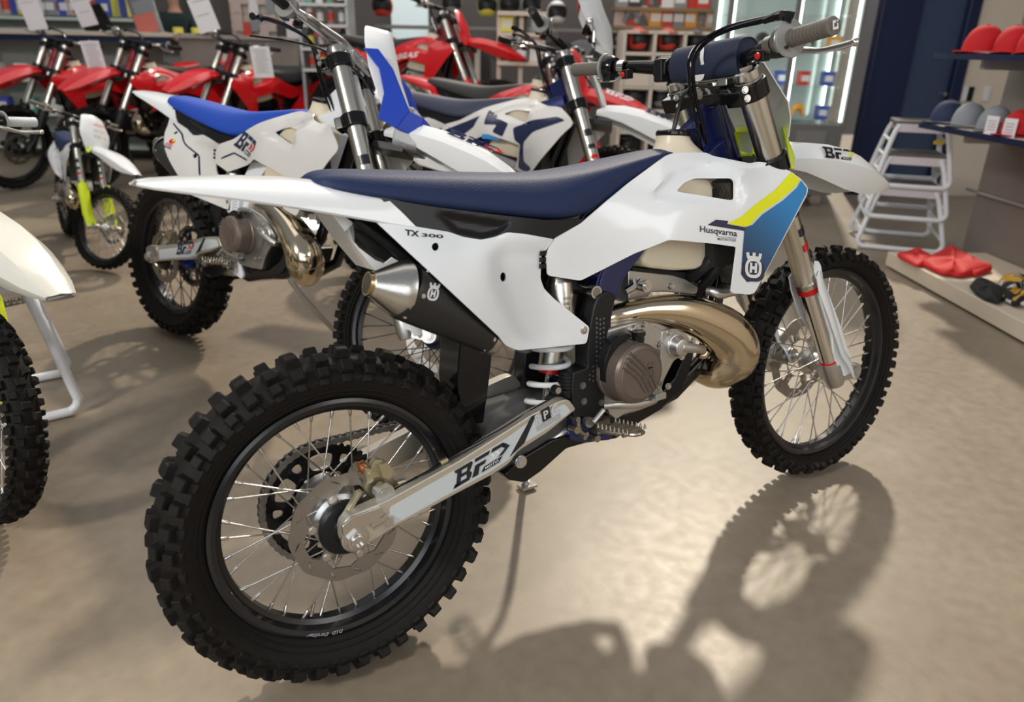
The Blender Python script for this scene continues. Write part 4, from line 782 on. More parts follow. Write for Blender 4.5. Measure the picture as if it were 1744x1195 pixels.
# ---- blue-seated bike
r, o = copy_bike('dirt_bike', (0.0, 2.16, .006), -1.2083, -.17, .5177, 'white dirt bike with bright blue seat and blue headlight surround, parked behind the foreground one',
    {'navy_seat': seatb, 'blue_frame': whitem, 'navy_foam': black, 'front_hub': navyp, 'rear_hub': ktmblue, 'spoke': mat('dark_spoke', (.05, .05, .05), .4, .8), 'neon_yellow': ktmblue, 'handlebar': silver, 'frame_guard': whitem, 'side_panel': plastic, 'radiator_shroud': plastic, 'grip': black}, ('bar_pad', 'number_plate', 'plate_mount', 'muffler_collar', 'inner_fender', 'vent_hose'))
fk = o['upper_triple_clamp'][0]
b = MB()
for s in (-1, 1): b.prism([V((1.085, s*.115, 1.115)), V((1.135, s*.115, 1.12)), V((1.19, s*.105, 1.07)), V((1.265, s*.095, .955)), V((1.235, s*.10, .895)), V((1.175, s*.112, .915)), V((1.18, s*.115, .99)), V((1.15, s*.118, 1.06))], [V((1.085, s*.107, 1.115)), V((1.135, s*.107, 1.12)), V((1.19, s*.097, 1.07)), V((1.265, s*.087, .955)), V((1.235, s*.092, .895)), V((1.175, s*.104, .915)), V((1.18, s*.107, .99)), V((1.15, s*.11, 1.06))])
b.prism([V((1.265, -.095, .955)), V((1.235, -.10, .895)), V((1.30, -.06, .885)), V((1.305, -.06, .95))], [V((1.265, .095, .955)), V((1.235, .10, .895)), V((1.30, .06, .885)), V((1.305, .06, .95))]); b.v = [(x+.012, y*.94, z+.055) for x, y, z in b.v]; part('headlight_surround', b, ktmblue, fk, bevel=.003)
b = MB(); rows = [[V((x-.25*t*t*.3, t*hw, z)) for t in (k/6 for k in range(-6, 7))] for z, hw, x in ((1.265, .03, 1.14), (1.25, .05, 1.145), (1.20, .075, 1.165), (1.12, .09, 1.20), (1.06, .085, 1.235), (.985, .07, 1.275))]; b.loft([r_+[p+V((-.004, 0, 0)) for p in reversed(r_)] for r_ in rows]); part('headlight_mask', b, white, fk, angle=50)
b = MB(); b.loft([[V((1.235-.0*k, y_, z_)) for y_, z_ in rnd([(-.075, .90), (.075, .90), (.085, 1.03), (-.085, 1.03)], .02, 4)] if k == 0 else [V((1.315-(z_-.9)*.25, y_*.85, z_)) for y_, z_ in rnd([(-.075, .90), (.075, .90), (.085, 1.03), (-.085, 1.03)], .02, 4)] for k in (0, 1)]); part('headlight', b, tint, fk, bevel=.004)
pn = o['side_panel'][0]; sh = o['radiator_shroud'][0]
for nm in (('side_panel', 'radiator_shroud')):
    for q in o[nm]: pass
spR = [q for q in o['side_panel'] if q.data.vertices[0].co.y < 0][0]; shR = [q for q in o['radiator_shroud'] if q.data.vertices[0].co.y < 0][0]
logo(shR, lambda u, v, l=0: ART['sh'](1000+u*112+v*24, 398-v*50+u*20, l), ma=navyp, mb_=redp, mc=redp)
logo(o['swingarm'][0] if o['swingarm'][0].data.vertices[0].co.y < 0 else o['swingarm'][1], lambda u, v, l=0: P(770+u*90+v*5, 832-u*50-v*42, -.1245-l), ma=navyp, mb_=redp, mc=redp)
for fe in o['front_fender']: logo(fe, lambda u, v, l=0: V((1.40+u*.19, -.060-.012*(1-v)-u*.004-l, .968+v*.022-u*.042)), ma=navyp, mb_=redp, mc=redp)
def strip(par, key, pts, w, m_, nm='print_line'):
    b = MB()
    for i in range(len(pts)-1):
        a = V(pts[i]); c = V(pts[i+1]); d = (c-a).normalized(); n_ = V((-d.y, d.x))*w/2; K = max(1, int((c-a).length/10))
        for k in range(K):
            p, q = a.lerp(c, k/K), a.lerp(c, (k+1)/K); b.add([ART[key](*(p+n_)), ART[key](*(q+n_)), ART[key](*(q-n_)), ART[key](*(p-n_))], [(0, 1, 2, 3)])
    return part(nm, b, m_, par)
strip(spR, 'sp', [(690, 395), (770, 420), (868, 470), (900, 575), (872, 590)], 5, navyp); strip(shR, 'sh', [(960, 450), (1010, 420), (1075, 425)], 5, navyp)
b = MB(); b.cur = 0; b.add([ART['sp'](x, y, .0002) for x, y in circ2(765, 455, 13, 10, 14)], [tuple(range(14))]); b.cur = 1; b.add([ART['sp'](x, y, .0006) for x, y in circ2(770, 450, 5, 5, 12)], [tuple(range(12))]); b.cur = 2
vs, fs = text2d('RED BULL', .03); b.add([ART['sp'](748+u*34, 474-v*8, .0006) for u, v in vs], fs); vs, fs = text2d('RACING', .03); b.cur = 3; b.add([ART['sp'](748+u*34, 484-v*8, .0006) for u, v in vs], fs); part('team_sticker', b, [redp, yellow, redp, navyp], spR, label='small red, yellow and blue sticker')
# ---- navy-seated bike with large navy graphics
r, o = copy_bike('dirt_bike', (1.06, 2.50, .006), -1.12, -.18, .42, 'white dirt bike with navy seat and large navy graphics, middle of the row behind', {'side_panel': plastic, 'radiator_shroud': plastic, 'grip': black, 'navy_foam': black, 'navy_seat': mat('navy_seat_plain', (.03, .035, .07), .5, bump=(400, .2))}, ('vent_hose', 'muffler_collar', 'bar_pad', 'plate_mount', 'number_plate'))
shR = [q for q in o['radiator_shroud'] if q.data.vertices[0].co.y < 0][0]; spR = [q for q in o['side_panel'] if q.data.vertices[0].co.y < 0][0]
for pl in ([(940, 440), (1000, 395), (1072, 350), (1060, 395), (1030, 425), (985, 465)], [(1092, 322), (1150, 345), (1146, 350), (1170, 352), (1205, 360), (1200, 410), (1160, 400), (1168, 372), (1110, 380)], [(1225, 372), (1275, 335), (1330, 310), (1358, 318), (1325, 342), (1285, 372), (1266, 410), (1268, 470), (1290, 485), (1276, 500), (1252, 496), (1258, 420), (1240, 412)]): artp(rnd(pl, 8), navyp, 'graphic_print', shR, 'sh')
artp(rnd([(748, 424), (860, 430), (880, 445), (800, 462)], 5), plastic, 'graphic_print', spR, 'sp')
b = MB(); b.pp([(700, 372), (760, 384), (800, 404), (740, 396)], -.1135, -.1125); part('yellow_label', b, neon, r)
for fe in o['front_fender']: logo(fe, lambda u, v, l=0: V((1.40+u*.19, -.060-.012*(1-v)-u*.004-l, .968+v*.022-u*.042)), ma=navyp, mb_=neon, mc=neon)
fk = o['upper_triple_clamp'][0]
b = MB(); rows = [[V((x-.9*t*t*hw, t*hw, z)) for t in (k/6 for k in range(-6, 7))] for z, hw, x in ((1.46, .09, 1.11), (1.40, .13, 1.14), (1.32, .13, 1.19), (1.25, .09, 1.21), (1.21, .03, 1.215))]; b.loft([r_+[p+V((-.003, 0, 0)) for p in reversed(r_)] for r_ in rows]); part('wrapped_windscreen', b, mat('cloudy_wrap', (.75, .76, .77), .2, alpha=.55), fk, angle=60)
b = MB(); c_ = V((1.10, -.02, 1.31)); b.lathe(c_, (-1, 0, .5), [(-.03, .03), (0, .045), (.014, .046), (.016, .042), (.010, .038), (.010, .0)], 30); part('round_gauge', b, gloss, fk)
for s in (-1, 1):
    b = MB(); b.tube([V((1.13, s*.09, 1.22)), V((1.12, s*.10, 1.28)), V((1.10, s*.10, 1.30))], .006, 8, 4); b.ball((1.10, s*.10, 1.30), .018); part('indicator', b, chrome if s < 0 else gloss, fk)
b = MB(); rows = [[V((x-.02*t*t, t*hw, z)) for t in (k/6 for k in range(-6, 7))] for z, hw, x in ((1.16, .05, 1.14), (1.10, .095, 1.17), (1.02, .10, 1.215), (.97, .07, 1.24))]; b.loft([r_+[p+V((-.004, 0, 0)) for p in reversed(r_)] for r_ in rows]); part('headlight_mask', b, white, fk)
b = MB(); b.box(P(1150, 418, -.15), (.10, .006, .02)); part('blue_tag', b, mat('sky_blue', (.03, .25, .60), .4), r)
REDM = {'white_plastic': redp, 'navy_seat': dseat, 'blue_frame': dred, 'fork_guard': redp, 'neon_yellow': redp, 'navy_foam': black, 'grip': black, 'swingarm': silver}
# ---- red bike, black seat, behind the navy one ; red bike raised on a stand
r, o = copy_bike('dirt_bike', (1.84, 3.50, .006), -1.2289, -.094, 0, 'red dirt bike with black seat and red front fender, behind the navy-seated white bike', REDM, ('bar_pad',), small=True)
for fe in o['front_fender']: logo(fe, lambda u, v, l=0: V((1.40+u*.19, -.060-.012*(1-v)-u*.004-l, .968+v*.022-u*.042)), ma=whited, mb_=whited, mc=whited)
r, o = copy_bike('dirt_bike', (1.90, 5.30, .27), -.98, -.10, .1, 'glossy red dirt bike with white lettering, raised on a display block', REDM, ('bar_pad',), small=True, sc=1.0)
shR = [q for q in o['radiator_shroud'] if q.data.vertices[0].co.y < 0][0]; vs, fs = text2d('GASGAS', .03, .2)
b = MB(); b.add([ART['sh'](985+u*230, 440-v*34-u*50) for u, v in vs], fs); part('shroud_lettering', b, whited, shR)
b = MB(); b.box((2.25, 4.92, .135), (.7, .34, .27), Matrix.Rotation(-.98, 3, 'Z')); tag(part('display_block', b, mat('dark_block', (.06, .06, .06), .6), bevel=.01), 'low dark display block under the raised red dirt bike', 'display block')
# ---- four red bikes along the counter
LR = [((.80, 6.88), -2.75, .25, 'red dirt bike nearest the left edge, in the row in front of the counter'), ((1.34, 6.50), -2.75, .25, 'red dirt bike second from the left in the row before the counter'),
      ((2.02, 6.05), -2.75, .22, 'red dirt bike third from the left, behind the blue seat'), ((1.45, 6.98), -.40, -.1, 'red dirt bike turned the other way at the right end of its row')]
for (xy, yw, st_, lb) in LR: copy_bike('dirt_bike', (*xy, .006), yw, -.10, st_, lb, dict(REDM, cast_aluminium=black, fork_guard=black, fork_slider=black, rear_rim=black), ('bar_pad', 'shock_reservoir', 'number_plate', 'plate_mount'), small=True, sc=1.0, group='red dirt bikes along the counter')
# ---- small children's bike and the partly seen one on the left
r, o = copy_bike('dirt_bike', (-.30, 4.37, .004), -1.45, -.12, .55, "small white children's dirt bike with neon yellow fork guards, facing the camera", {'fork_guard': neon, 'blue_frame': black, 'navy_foam': black}, ('rear_fender', 'vent_hose', 'bar_pad'), sc=.66, art=False)
b = MB(); mpz = lambda u, v: V((1.196-v*.0, -.05+u*.1, 1.03+v*.08)); 
for k, (tt, cm) in enumerate((('HUSQVARNA', 0), ('ELECTRIC', 1), ('EE 5', 1))):
    b.cur = cm; vs, fs = text2d(tt, .01); b.add([V((1.186+.0+(1.13-(1.13-.035*k+v*.02))*.40+.012, -.045+u*.09, 1.125-.035*k+v*.018)) for u, v in vs], fs)
o['number_plate'][0].matrix_local = o['number_plate'][0].matrix_local @ Matrix.Translation((1.17, 0, 1.06)) @ Matrix.Diagonal((1.3, 1.3, 1.3, 1)) @ Matrix.Translation((-1.17, 0, -1.06))
part('plate_print', b, [redp, greyd], o['number_plate'][0])
r, o = copy_bike('dirt_bike', (-.735, 2.20, .012), -1.4921, -.028, .33, 'cream white dirt bike with neon yellow fork guards, cut off by the left edge', {'white_plastic': creamw, 'fork_guard': neon, 'grip': grip_w, 'navy_foam': black, 'blue_frame': black}, ('vent_hose', 'bar_pad', 'kickstand'), sc=.83)
fm_ = Matrix.Translation(SP0) @ Matrix.Rotation(.33, 4, SAX) @ Matrix.Translation(-SP0) @ Matrix.Translation((1.22, 0, .97)) @ Matrix.Rotation(.10, 4, 'Y') @ Matrix.Rotation(.22, 4, 'Z') @ Matrix.Diagonal((1.12, 1.2, 1.1, 1)) @ Matrix.Translation((-1.22, 0, -.97))
for fe in o['front_fender']: fe.matrix_local = fm_
r, o = copy_bike('dirt_bike', (-1.28, 3.55, .012), -1.30, -.05, .1, 'white dirt bike behind the cream one at the left edge, only its fender showing', {'white_plastic': creamw, 'navy_foam': black, 'blue_frame': black}, ('vent_hose', 'bar_pad'), small=True, sc=.83)
# lift stand under the cream bike
def lift_stand(loc, yaw, label, w=.46, d=.30, h=.38, group=None, top=black, m_=whitem, lean=.07, cat='lift stand', name='lift_stand'):
    t = empty(name, loc, (0, 0, yaw), label, cat, group); b = MB(); b.box((0, 0, h), (w*.72, d*.82, .025)); part('stand_top', b, top, t, bevel=.006)
    for s in (-1, 1):
        b = MB(); y = s*d*.5; q = [(-w*.30, y*.8, h-.015), (-w*.36, y*.9, h*.8), (-w*.47, y*1.16, .10), (-w*.485, y*1.2, .05), (-w*.44, y*1.23, .022), (-w*.34, y*1.24, .017), (w*.34, y*1.24, .017), (w*.44, y*1.23, .022), (w*.485, y*1.2, .05), (w*.47, y*1.16, .10), (w*.36, y*.9, h*.8), (w*.30, y*.8, h-.015)]
        b.tube([V(p) for p in q], .016, 12, 4); part('side_loop', b, m_, t)
        b = MB(); b.box((0, s*d*.43, h-.03), (w*.70, .004, .05)); part('edge_label', b, mat('label_stripe', (.70, .66, .70), .5), t)
    for s in (-1, 1):
        for k in range(3): f = .25+k*.24; b = MB(); b.cyl((s*w*(.48-.13*f), -d*(.60-.15*f), h*f), (s*w*(.48-.13*f), d*(.60-.15*f), h*f), .010, n=12); part('cross_rung', b, m_, t)
    return t
lift_stand((-.665, 1.70, 0), .05, 'white tubular lift stand behind the front wheel of the cream bike', .50, .30, .50)
# ============================================================ the shop
E1, E2 = V((.5101, .8601, 0)), V((.8601, -.5101, 0)); O2 = V((CAM.x, CAM.y, 0)); RY = math.atan2(.8601, .5101)
def R(u, v, z=0): return O2+E1*u+E2*v+V((0, 0, z))
def at_u(px, py, u):
    d = ray(px, py); t = u/d.dot(E1); p = CAM+d*t; return p
def uvz(p): d = p-O2; return d.dot(E1), d.dot(E2), p.z
RM = Matrix.Rotation(RY, 3, 'Z')
def rbox(b, u0, u1, v0, v1, z0, z1):   # box in room axes
    c = R((u0+u1)/2, (v0+v1)/2, (z0+z1)/2); b.box(c, (abs(u1-u0), abs(v1-v0), abs(z1-z0)), RM)
def hv(px, py, u): p = at_u(px, py, u); a = uvz(p); return a[1], a[2]
# floor
fm = bpy.data.materials.new('polished_concrete'); fm.use_nodes = True; n = fm.node_tree.nodes; L = fm.node_tree.links; pb = n['Principled BSDF']
t_ = n.new('ShaderNodeTexCoord'); n1 = n.new('ShaderNodeTexNoise'); n1.inputs['Scale'].default_value = 1.1; n1.inputs['Detail'].default_value = 7; n1.inputs['Roughness'].default_value = .6; n1.inputs['Distortion'].default_value = .8
n2 = n.new('ShaderNodeTexNoise'); n2.inputs['Scale'].default_value = 24; n2.inputs['Detail'].default_value = 6; cr = n.new('ShaderNodeValToRGB'); mx = n.new('ShaderNodeMix'); mx.data_type = 'RGBA'; mx.blend_type = 'MULTIPLY'; mx.inputs[0].default_value = .35
L.new(t_.outputs['Object'], n1.inputs[0]); L.new(t_.outputs['Object'], n2.inputs[0]); L.new(n1.outputs[0], cr.inputs[0]); L.new(cr.outputs[0], mx.inputs[6]); L.new(n2.outputs[0], mx.inputs[7]); L.new(mx.outputs[2], pb.inputs['Base Color'])
cr.color_ramp.elements[0].position = .30; cr.color_ramp.elements[0].color = (.255, .20, .142, 1); cr.color_ramp.elements[1].position = .72; cr.color_ramp.elements[1].color = (.345, .285, .212, 1)
vo = n.new('ShaderNodeTexVoronoi'); vo.feature = 'DISTANCE_TO_EDGE'; vo.inputs['Scale'].default_value = .9; mp_ = n.new('ShaderNodeMapping'); nz = n.new('ShaderNodeTexNoise'); nz.inputs['Scale'].default_value = 3; va = n.new('ShaderNodeVectorMath'); va.operation = 'ADD'; L.new(t_.outputs['Object'], va.inputs[0]); L.new(nz.outputs[1], va.inputs[1]); L.new(va.outputs[0], vo.inputs['Vector'])
rr_ = n.new('ShaderNodeMapRange'); L.new(n2.outputs[0], rr_.inputs[0]); rr_.inputs[3].default_value = .32; rr_.inputs[4].default_value = .50; L.new(rr_.outputs[0], pb.inputs['Roughness'])
n3 = n.new('ShaderNodeTexNoise'); n3.inputs['Scale'].default_value = 420; bp = n.new('ShaderNodeBump'); bp.inputs['Strength'].default_value = .10; bp.inputs['Distance'].default_value = .002; L.new(t_.outputs['Object'], n3.inputs[0]); L.new(n3.outputs[0], bp.inputs['Height']); L.new(bp.outputs[0], pb.inputs['Normal'])
b = MB(); b.add([R(-7, -9), R(-7, 9), R(12, 9), R(12, -9)], [(0, 1, 2, 3)]); tag(part('floor', b, fm), kind='structure')
wallm = mat('painted_wall', (.74, .64, .52), .8, bump=(80, .1)); darkw = mat('dark_wall', (.10, .09, .085), .8)
UB = 9.4
b = MB(); rbox(b, UB, UB+.1, -9, 3.2, 0, 3.4); tag(part('wall_back', b, darkw), kind='structure')
UD = 6.75
vL, _ = hv(1480, 200, UD); v1, _ = hv(1434, 345, UD)
b = MB(); rbox(b, UD, UD+.12, 2.55, 3.08, 0, 3.4); tag(part('wall_front', b, wallm), kind='structure')
# navy door with frame
navyd = mat('navy_paint', (.006, .014, .055), .35); doorm = mat('door_panel', (.045, .068, .13), .25)  # door panel colour lifted to blue-grey, its reflection painted in
DV = hv(1450, 267, UD)[0]; DV1 = hv(1612, 242, UD)[0]
b = MB(); rbox(b, UD-.05, UD+.05, DV, DV+.34, 0, 2.6); rbox(b, UD-.05, UD+.05, DV1-.10, DV1, 0, 2.6); fr_ = tag(part('trim_1', b, navyd, bevel=.01), kind='structure')
b = MB(); rbox(b, UD+.02, UD+.08, DV+.34, DV1-.10, 0, 2.6); d_ = tag(part('door_1', b, doorm), kind='structure')
b = MB(); c_ = at_u(1608, 160, UD); b.cyl(c_-E1*.02, c_+E1*.02, .018); part('door_knob', b, steel, d_)
b = MB(); rbox(b, UD, UD+.12, DV1, DV1+1.6, 0, 3.4); w2 = tag(part('wall_corner', b, wallm), kind='structure')
for k, (px, py) in enumerate(((1642, 160), (1652, 160), (1680, 160))):
    b = MB(); c_ = at_u(px, py, UD-.01); b.box(c_, (.02, .05, .12), RM); tag(part('wall_socket', b, [black if k == 1 else paper][0], bevel=.003), ['left white wall socket between door and cap shelves', 'dark wall switch between door and cap shelves', 'right white wall socket beside the cap shelves'][k], 'wall socket')
def atv_(px, py, v):
    d = ray(px, py); t = v/d.dot(E2); return uvz(CAM+d*t)
# stone-look right wall panel
stone = mat('stone_panel', (.20, .175, .155), .6, bump=(20, .2), var=(3, .25)); VW = 3.02
US_ = atv_(1645, 400, VW)[0]; print('stone', US_)
b = MB(); rbox(b, 2.0, US_, VW, VW+.12, 0, 3.2); tag(part('wall_right', b, stone), kind='structure')
b = MB(); rbox(b, -4, 2.0, VW, VW+.1, 0, 3.2); tag(part('wall_right_near', b, wallm), kind='structure')
# platform
platm = mat('pale_board', (.66, .57, .45), .5, bump=(30, .1), var=(8, .06))
b = MB(); rbox(b, 1.4, 4.28, 2.40, VW-.01, .012, .095); t = tag(part('display_platform', b, platm, bevel=.004), 'low pale wooden display platform along the right wall', 'platform')
b = MB(); rbox(b, 1.42, 4.26, 2.44, VW-.02, 0, .03); part('plinth', b, black, t)
def atv(px, py, v):
    d = ray(px, py); t = v/d.dot(E2); return uvz(CAM+d*t)
# shelves with caps
for nm, pts_, lb, mm in (('s', ((1592, 92), (1744, 97)), 'upper navy wall shelf carrying the red caps', navyd), ('t', ((1568, 208), (1744, 246)), 'lower wall shelf carrying grey and navy caps', platm)):
    a = atv(*pts_[0], 2.52); c = atv(*pts_[1], 2.52); z = (a[2]+c[2])/2; print('shelf', a, c)
    b = MB(); rbox(b, 1.8, a[0], 2.52, VW-.005, z-.018, z+.006); s_ = tag(part('wall_shelf', b, mm, bevel=.002), lb, 'shelf')
    b = MB(); rbox(b, 1.8, a[0], 2.512, 2.52, z-.022, z+.008); part('shelf_edge', b, navyd, s_)
    b = MB(); rbox(b, a[0]-.35, a[0]-.32, 2.6, VW-.005, z-.07, z-.018); part('shelf_bracket', b, greyd, s_)
    if nm == 's': ZS1, US1 = z, a[0]
    else: ZS2, US2 = z, a[0]
def cap_(u, v, z, ang, m_, label, badge=None, sc=1):
    t = empty('baseball_cap', R(u, v, z+.008), (0, 0, RY+ang), label, 'cap', 'caps on the wall shelves'); t.scale = (sc, sc, sc)
    b = MB(); rings = []
    for i in range(9):
        a = PI/2*i/8.6; rings.append([V((math.cos(q)*.095*math.cos(a)**.8*1.05, math.sin(q)*.082*math.cos(a)**.8, .012+.115*math.sin(a))) for q in (2*PI*j/32 for j in range(32))])
    b.loft(rings); part('crown', b, m_, t, angle=70)
    b = MB(); br = [V((math.cos(q)*.09+(.085*max(0, math.cos(q))**.7), math.sin(q)*.088, .010-.012*abs(math.sin(q))**2+.004)) for q in (-PI/2+PI*j/20 for j in range(21))]; b.prism(br, [p+V((0, 0, -.005)) for p in br]); part('brim', b, m_, t, bevel=.001)
    b = MB(); b.ball((0, 0, .126), .008); part('top_button', b, m_, t)
    if badge:
        b = MB(); b.cur = 0; mpb = lambda u, v, l=0: V((.092-.030*v**1.4+.003-.02*(2*u-1)**2, -(u-.5)*.06, .035+v*.055)); [put(b, q_, mpb) for q_ in (CREST_RING, CREST_CROWN, CREST_H)]; part('badge', b, badge, t)
    return t
capred = mat('red_cotton', (.55, .01, .015), .8, bump=(600, .2)); capn = mat('navy_cotton', (.03, .04, .10), .8, bump=(600, .2)); capg = mat('grey_cotton', (.28, .30, .33), .8, bump=(600, .2))
u_, v_, _ = atv(1672, 88, 2.68); cap_(u_, 2.68, ZS1, PI/2+.45, capred, 'red cap with white badge at the left end of the upper shelf', whited, 1.15)
for k in range(2): cap_(u_-.16-.16*k, 2.74+.02*k, ZS1, PI/2+.8, capred, ['red cap tucked behind the badged one on the upper shelf', 'red cap nearest the right edge on the upper shelf'][k], None, 1.1)
for k, (px, mm, lb, an) in enumerate(((1612, capn, 'navy cap at the left end of the lower shelf', PI/2+.4), (1648, capg, 'grey cap beside the navy one on the lower shelf', PI/2+.5), (1690, capg, 'grey cap behind the price cards on the lower shelf', PI/2+.9), (1735, capred, 'red cap at the right edge on the lower shelf', PI/2+.4))):
    a = atv(px, 205+k*8, 2.66); cap_(a[0], 2.66, ZS2, an, mm, lb, whited if k in (0,) else None, 1.0)
for k, px in enumerate((1690, 1722)):
    a = atv(px, 222, 2.56); b = MB(); b.box(R(a[0], 2.55, ZS2+.05), (.07, .002, .09), RM @ Matrix.Rotation(.3, 3, 'Z')); t = tag(part('price_card', b, paper), ['left white price card leaning on the lower cap shelf', 'right white price card leaning on the lower cap shelf'][k], 'price card')
    b = MB(); [b.box(R(a[0], 2.548, ZS2+.07-.014*j), (.045, .0012, .004), RM @ Matrix.Rotation(.3, 3, 'Z')) for j in range(4)]; part('printed_lines', b, greyd, t)
# folded clothes on the platform
def cloth(name, pts, h, m_, label, seed, m2=None):
    random.seed(seed); cx = sum(p[0] for p in pts)/len(pts); cy = sum(p[1] for p in pts)/len(pts); b = MB(); rings = []
    base_ = rnd(pts, .06, 4)
    for k, (f, z) in enumerate(((1, 0), (1.02, .3), (.98, .7), (.85, .95), (.5, 1.05), (.12, 1.1))):
        ring = []
        for j, (x, y) in enumerate(base_):
            w_ = 1+.05*math.sin(j*1.7+k+seed)+random.uniform(-.02, .02); ring.append(R(cx+(x-cx)*f*w_, cy+(y-cy)*f*w_, .097+h*z*(1+.18*math.sin(j*.9+seed))*(.3 if k == 0 else 1)))
        rings.append(ring)
    b.loft(rings); o = part(name, b, [m_] if m2 is None else m2, angle=70); o.modifiers.new('s', 'SUBSURF').render_levels = 2; return tag(o, label, 'clothing', 'folded clothes on the platform')
def pl(px, py): p = G(px, py, .097); return uvz(p)[:2]
redcl = mat('red_jersey', (.60, .008, .01), .7, bump=(60, .3)); blkcl = mat('black_textile', (.015, .015, .016), .8)
cloth('folded_jersey', [pl(1522, 437), pl(1560, 428), pl(1595, 445), pl(1565, 458)], .035, redcl, 'red folded jersey at the left end of the platform pile', 1)
cloth('folded_jersey', [pl(1562, 450), pl(1620, 425), pl(1688, 462), pl(1640, 475), pl(1600, 470)], .045, redcl, 'large red folded jersey in the middle of the platform', 2)
cloth('folded_jersey', [pl(1620, 455), pl(1650, 440), pl(1692, 462), pl(1660, 474)], .04, redcl, 'red folded jersey at the right end of the red pile', 3)
gm = bpy.data.materials.new('patterned_textile'); gm.use_nodes = True; n = gm.node_tree.nodes; L = gm.node_tree.links; vo = n.new('ShaderNodeTexVoronoi'); vo.inputs['Scale'].default_value = 26; tcx = n.new('ShaderNodeTexCoord'); cr = n.new('ShaderNodeValToRGB'); cr.color_ramp.interpolation = 'CONSTANT'; sxx = n.new('ShaderNodeSeparateColor'); L.new(tcx.outputs['Object'], vo.inputs['Vector']); L.new(vo.outputs['Color'], sxx.inputs[0]); L.new(sxx.outputs[0], cr.inputs[0]); L.new(cr.outputs[0], n['Principled BSDF'].inputs['Base Color']); cr.color_ramp.elements[0].color = (.01, .01, .01, 1); cr.color_ramp.elements[1].position = .55; cr.color_ramp.elements[1].color = (.55, .30, .03, 1); e_ = cr.color_ramp.elements.new(.75); e_.color = (.6, .6, .6, 1); n['Principled BSDF'].inputs['Roughness'].default_value = .8
cloth('glove', [pl(1648, 490), pl(1672, 478), pl(1715, 505), pl(1700, 522), pl(1665, 508)], .04, blkcl, 'black glove beside the patterned cloth on the platform', 4)
cloth('folded_jersey', [pl(1695, 488), pl(1742, 478), pl(1790, 510), pl(1744, 528), pl(1710, 520)], .07, gm, 'black, gold and white patterned cloth at the right edge of the platform', 5)
b = MB(); a = atv(1672, 330, VW-.02); c = atv(1744, 345, VW-.02); rbox(b, 2.2, 4.6, VW-.03, VW-.004, a[2]-.004, a[2]+.012); tag(part('display_rail', b, steel), 'thin chrome display rail across the stone wall panel', 'rail')
# stack of lift stands
sp_ = G(1552, 430); stn = [(0, 'white lift stand at the bottom of the stack by the navy door', .52), (.20, 'white lift stand in the middle of the stack by the navy door', .48), (.40, 'white lift stand on top of the stack by the navy door', .44)]
for k, (z, lb, wd) in enumerate(stn): lift_stand((sp_.x+.14, sp_.y+.22, z), RY+PI/2-.35, lb, wd, .40-.03*k, .40, 'stacked lift stands', mat('grey_top', (.12, .11, .10), .6))
b = MB(); b.box((sp_.x+.02, sp_.y-.0, .70), (.06, .003, .022), Matrix.Rotation(RY+PI/2-.35, 3, 'Z')); tag(part('yellow_label', b, mat('amber', (.8, .6, .02), .5)), 'small yellow label on the front of the stand stack', 'label')
# glass display cabinet
gcab = mat('grey_cabinet', (.17, .165, .155), .45); glass = mat('pale_glass', (.75, .86, .82), .05, trans=.9, alpha=.35); litm = mat('light_tube', (.85, 1, .95), .5, emit=4.5)
UC = 6.1; a0_, _ = hv(1236, 100, UC); a1_, _ = hv(1431, 250, UC); zb = hv(1400, 212, UC)[1]
t = empty('display_cabinet', R(UC+.22, (a0_+a1_)/2, 0), (0, 0, RY), 'tall grey glass display cabinet with lit edges beside the navy door', 'display cabinet'); hw = (a1_-a0_)/2
def loc_(par, u, v, z): return V((u, v, z))
b = MB(); b.box((0, 0, zb/2+.05), (.44, hw*2, zb-.10)); part('cabinet_base', b, gcab, t, bevel=.006)
for s in (-1, 0, 1):
    b = MB(); b.box((-.225, s*hw*.5, zb*.5+.05), (.01, hw*.9*.5 if 0 else hw*.48, zb*.7)); 
    if s: part('drawer', b, mat('grey_front', (.23, .225, .21), .4), t, bevel=.003)
for su in (-1, 1):
    for s in (-1, 0, 1):
        if su > 0 and s == 0: continue
        b = MB(); b.box((su*.21, -s*hw, zb+.55), (.025, .035, 1.2)); part('cabinet_post', b, gcab, t)
        b = MB(); b.cyl((su*.195, -s*hw+(.03 if s > 0 else -.03), zb+.02), (su*.195, -s*hw+(.03 if s > 0 else -.03), zb+1.12), .010, n=8); part('light_tube', b, litm, t)
b = MB(); b.box((0, 0, zb+1.16), (.44, hw*2+.04, .06)); part('cabinet_top', b, gcab, t)
for k in range(1, 4): b = MB(); b.box((0, 0, zb+.02+k*.26), (.38, hw*2-.06, .008)); part('glass_shelf', b, glass, t)
b = MB(); b.box((.215, 0, zb+.57), (.008, hw*2-.04, 1.14)); part('back_panel', b, mat('cabinet_back', (.60, .70, .67), .5), t)
b = MB(); b.box((-.215, 0, zb+.57), (.005, hw*2-.06, 1.14)); part('glass_front', b, mat('clear_glass', (.9, 1, .97), .03, trans=1, alpha=.15), t)
for s in (-1, 1):
    b = MB(); b.cyl((-.15, s*hw*.8, .05), (-.10, s*hw*.8, .05), .05); part('castor', b, steel, t)
random.seed(3); CN = [((.6, .05, .03), 'red'), ((.05, .08, .4), 'blue'), ((.75, .75, .75), 'white'), ((.03, .03, .03), 'black'), ((.8, .35, .03), 'orange'), ((.25, .26, .28), 'grey'), ((.1, .35, .25), 'green'), ((.75, .68, .1), 'yellow'), ((.02, .03, .12), 'navy'), ((.55, .42, .38), 'tan')]
cm = {nm: mat(nm+'_goods', c, .5) for c, nm in CN}
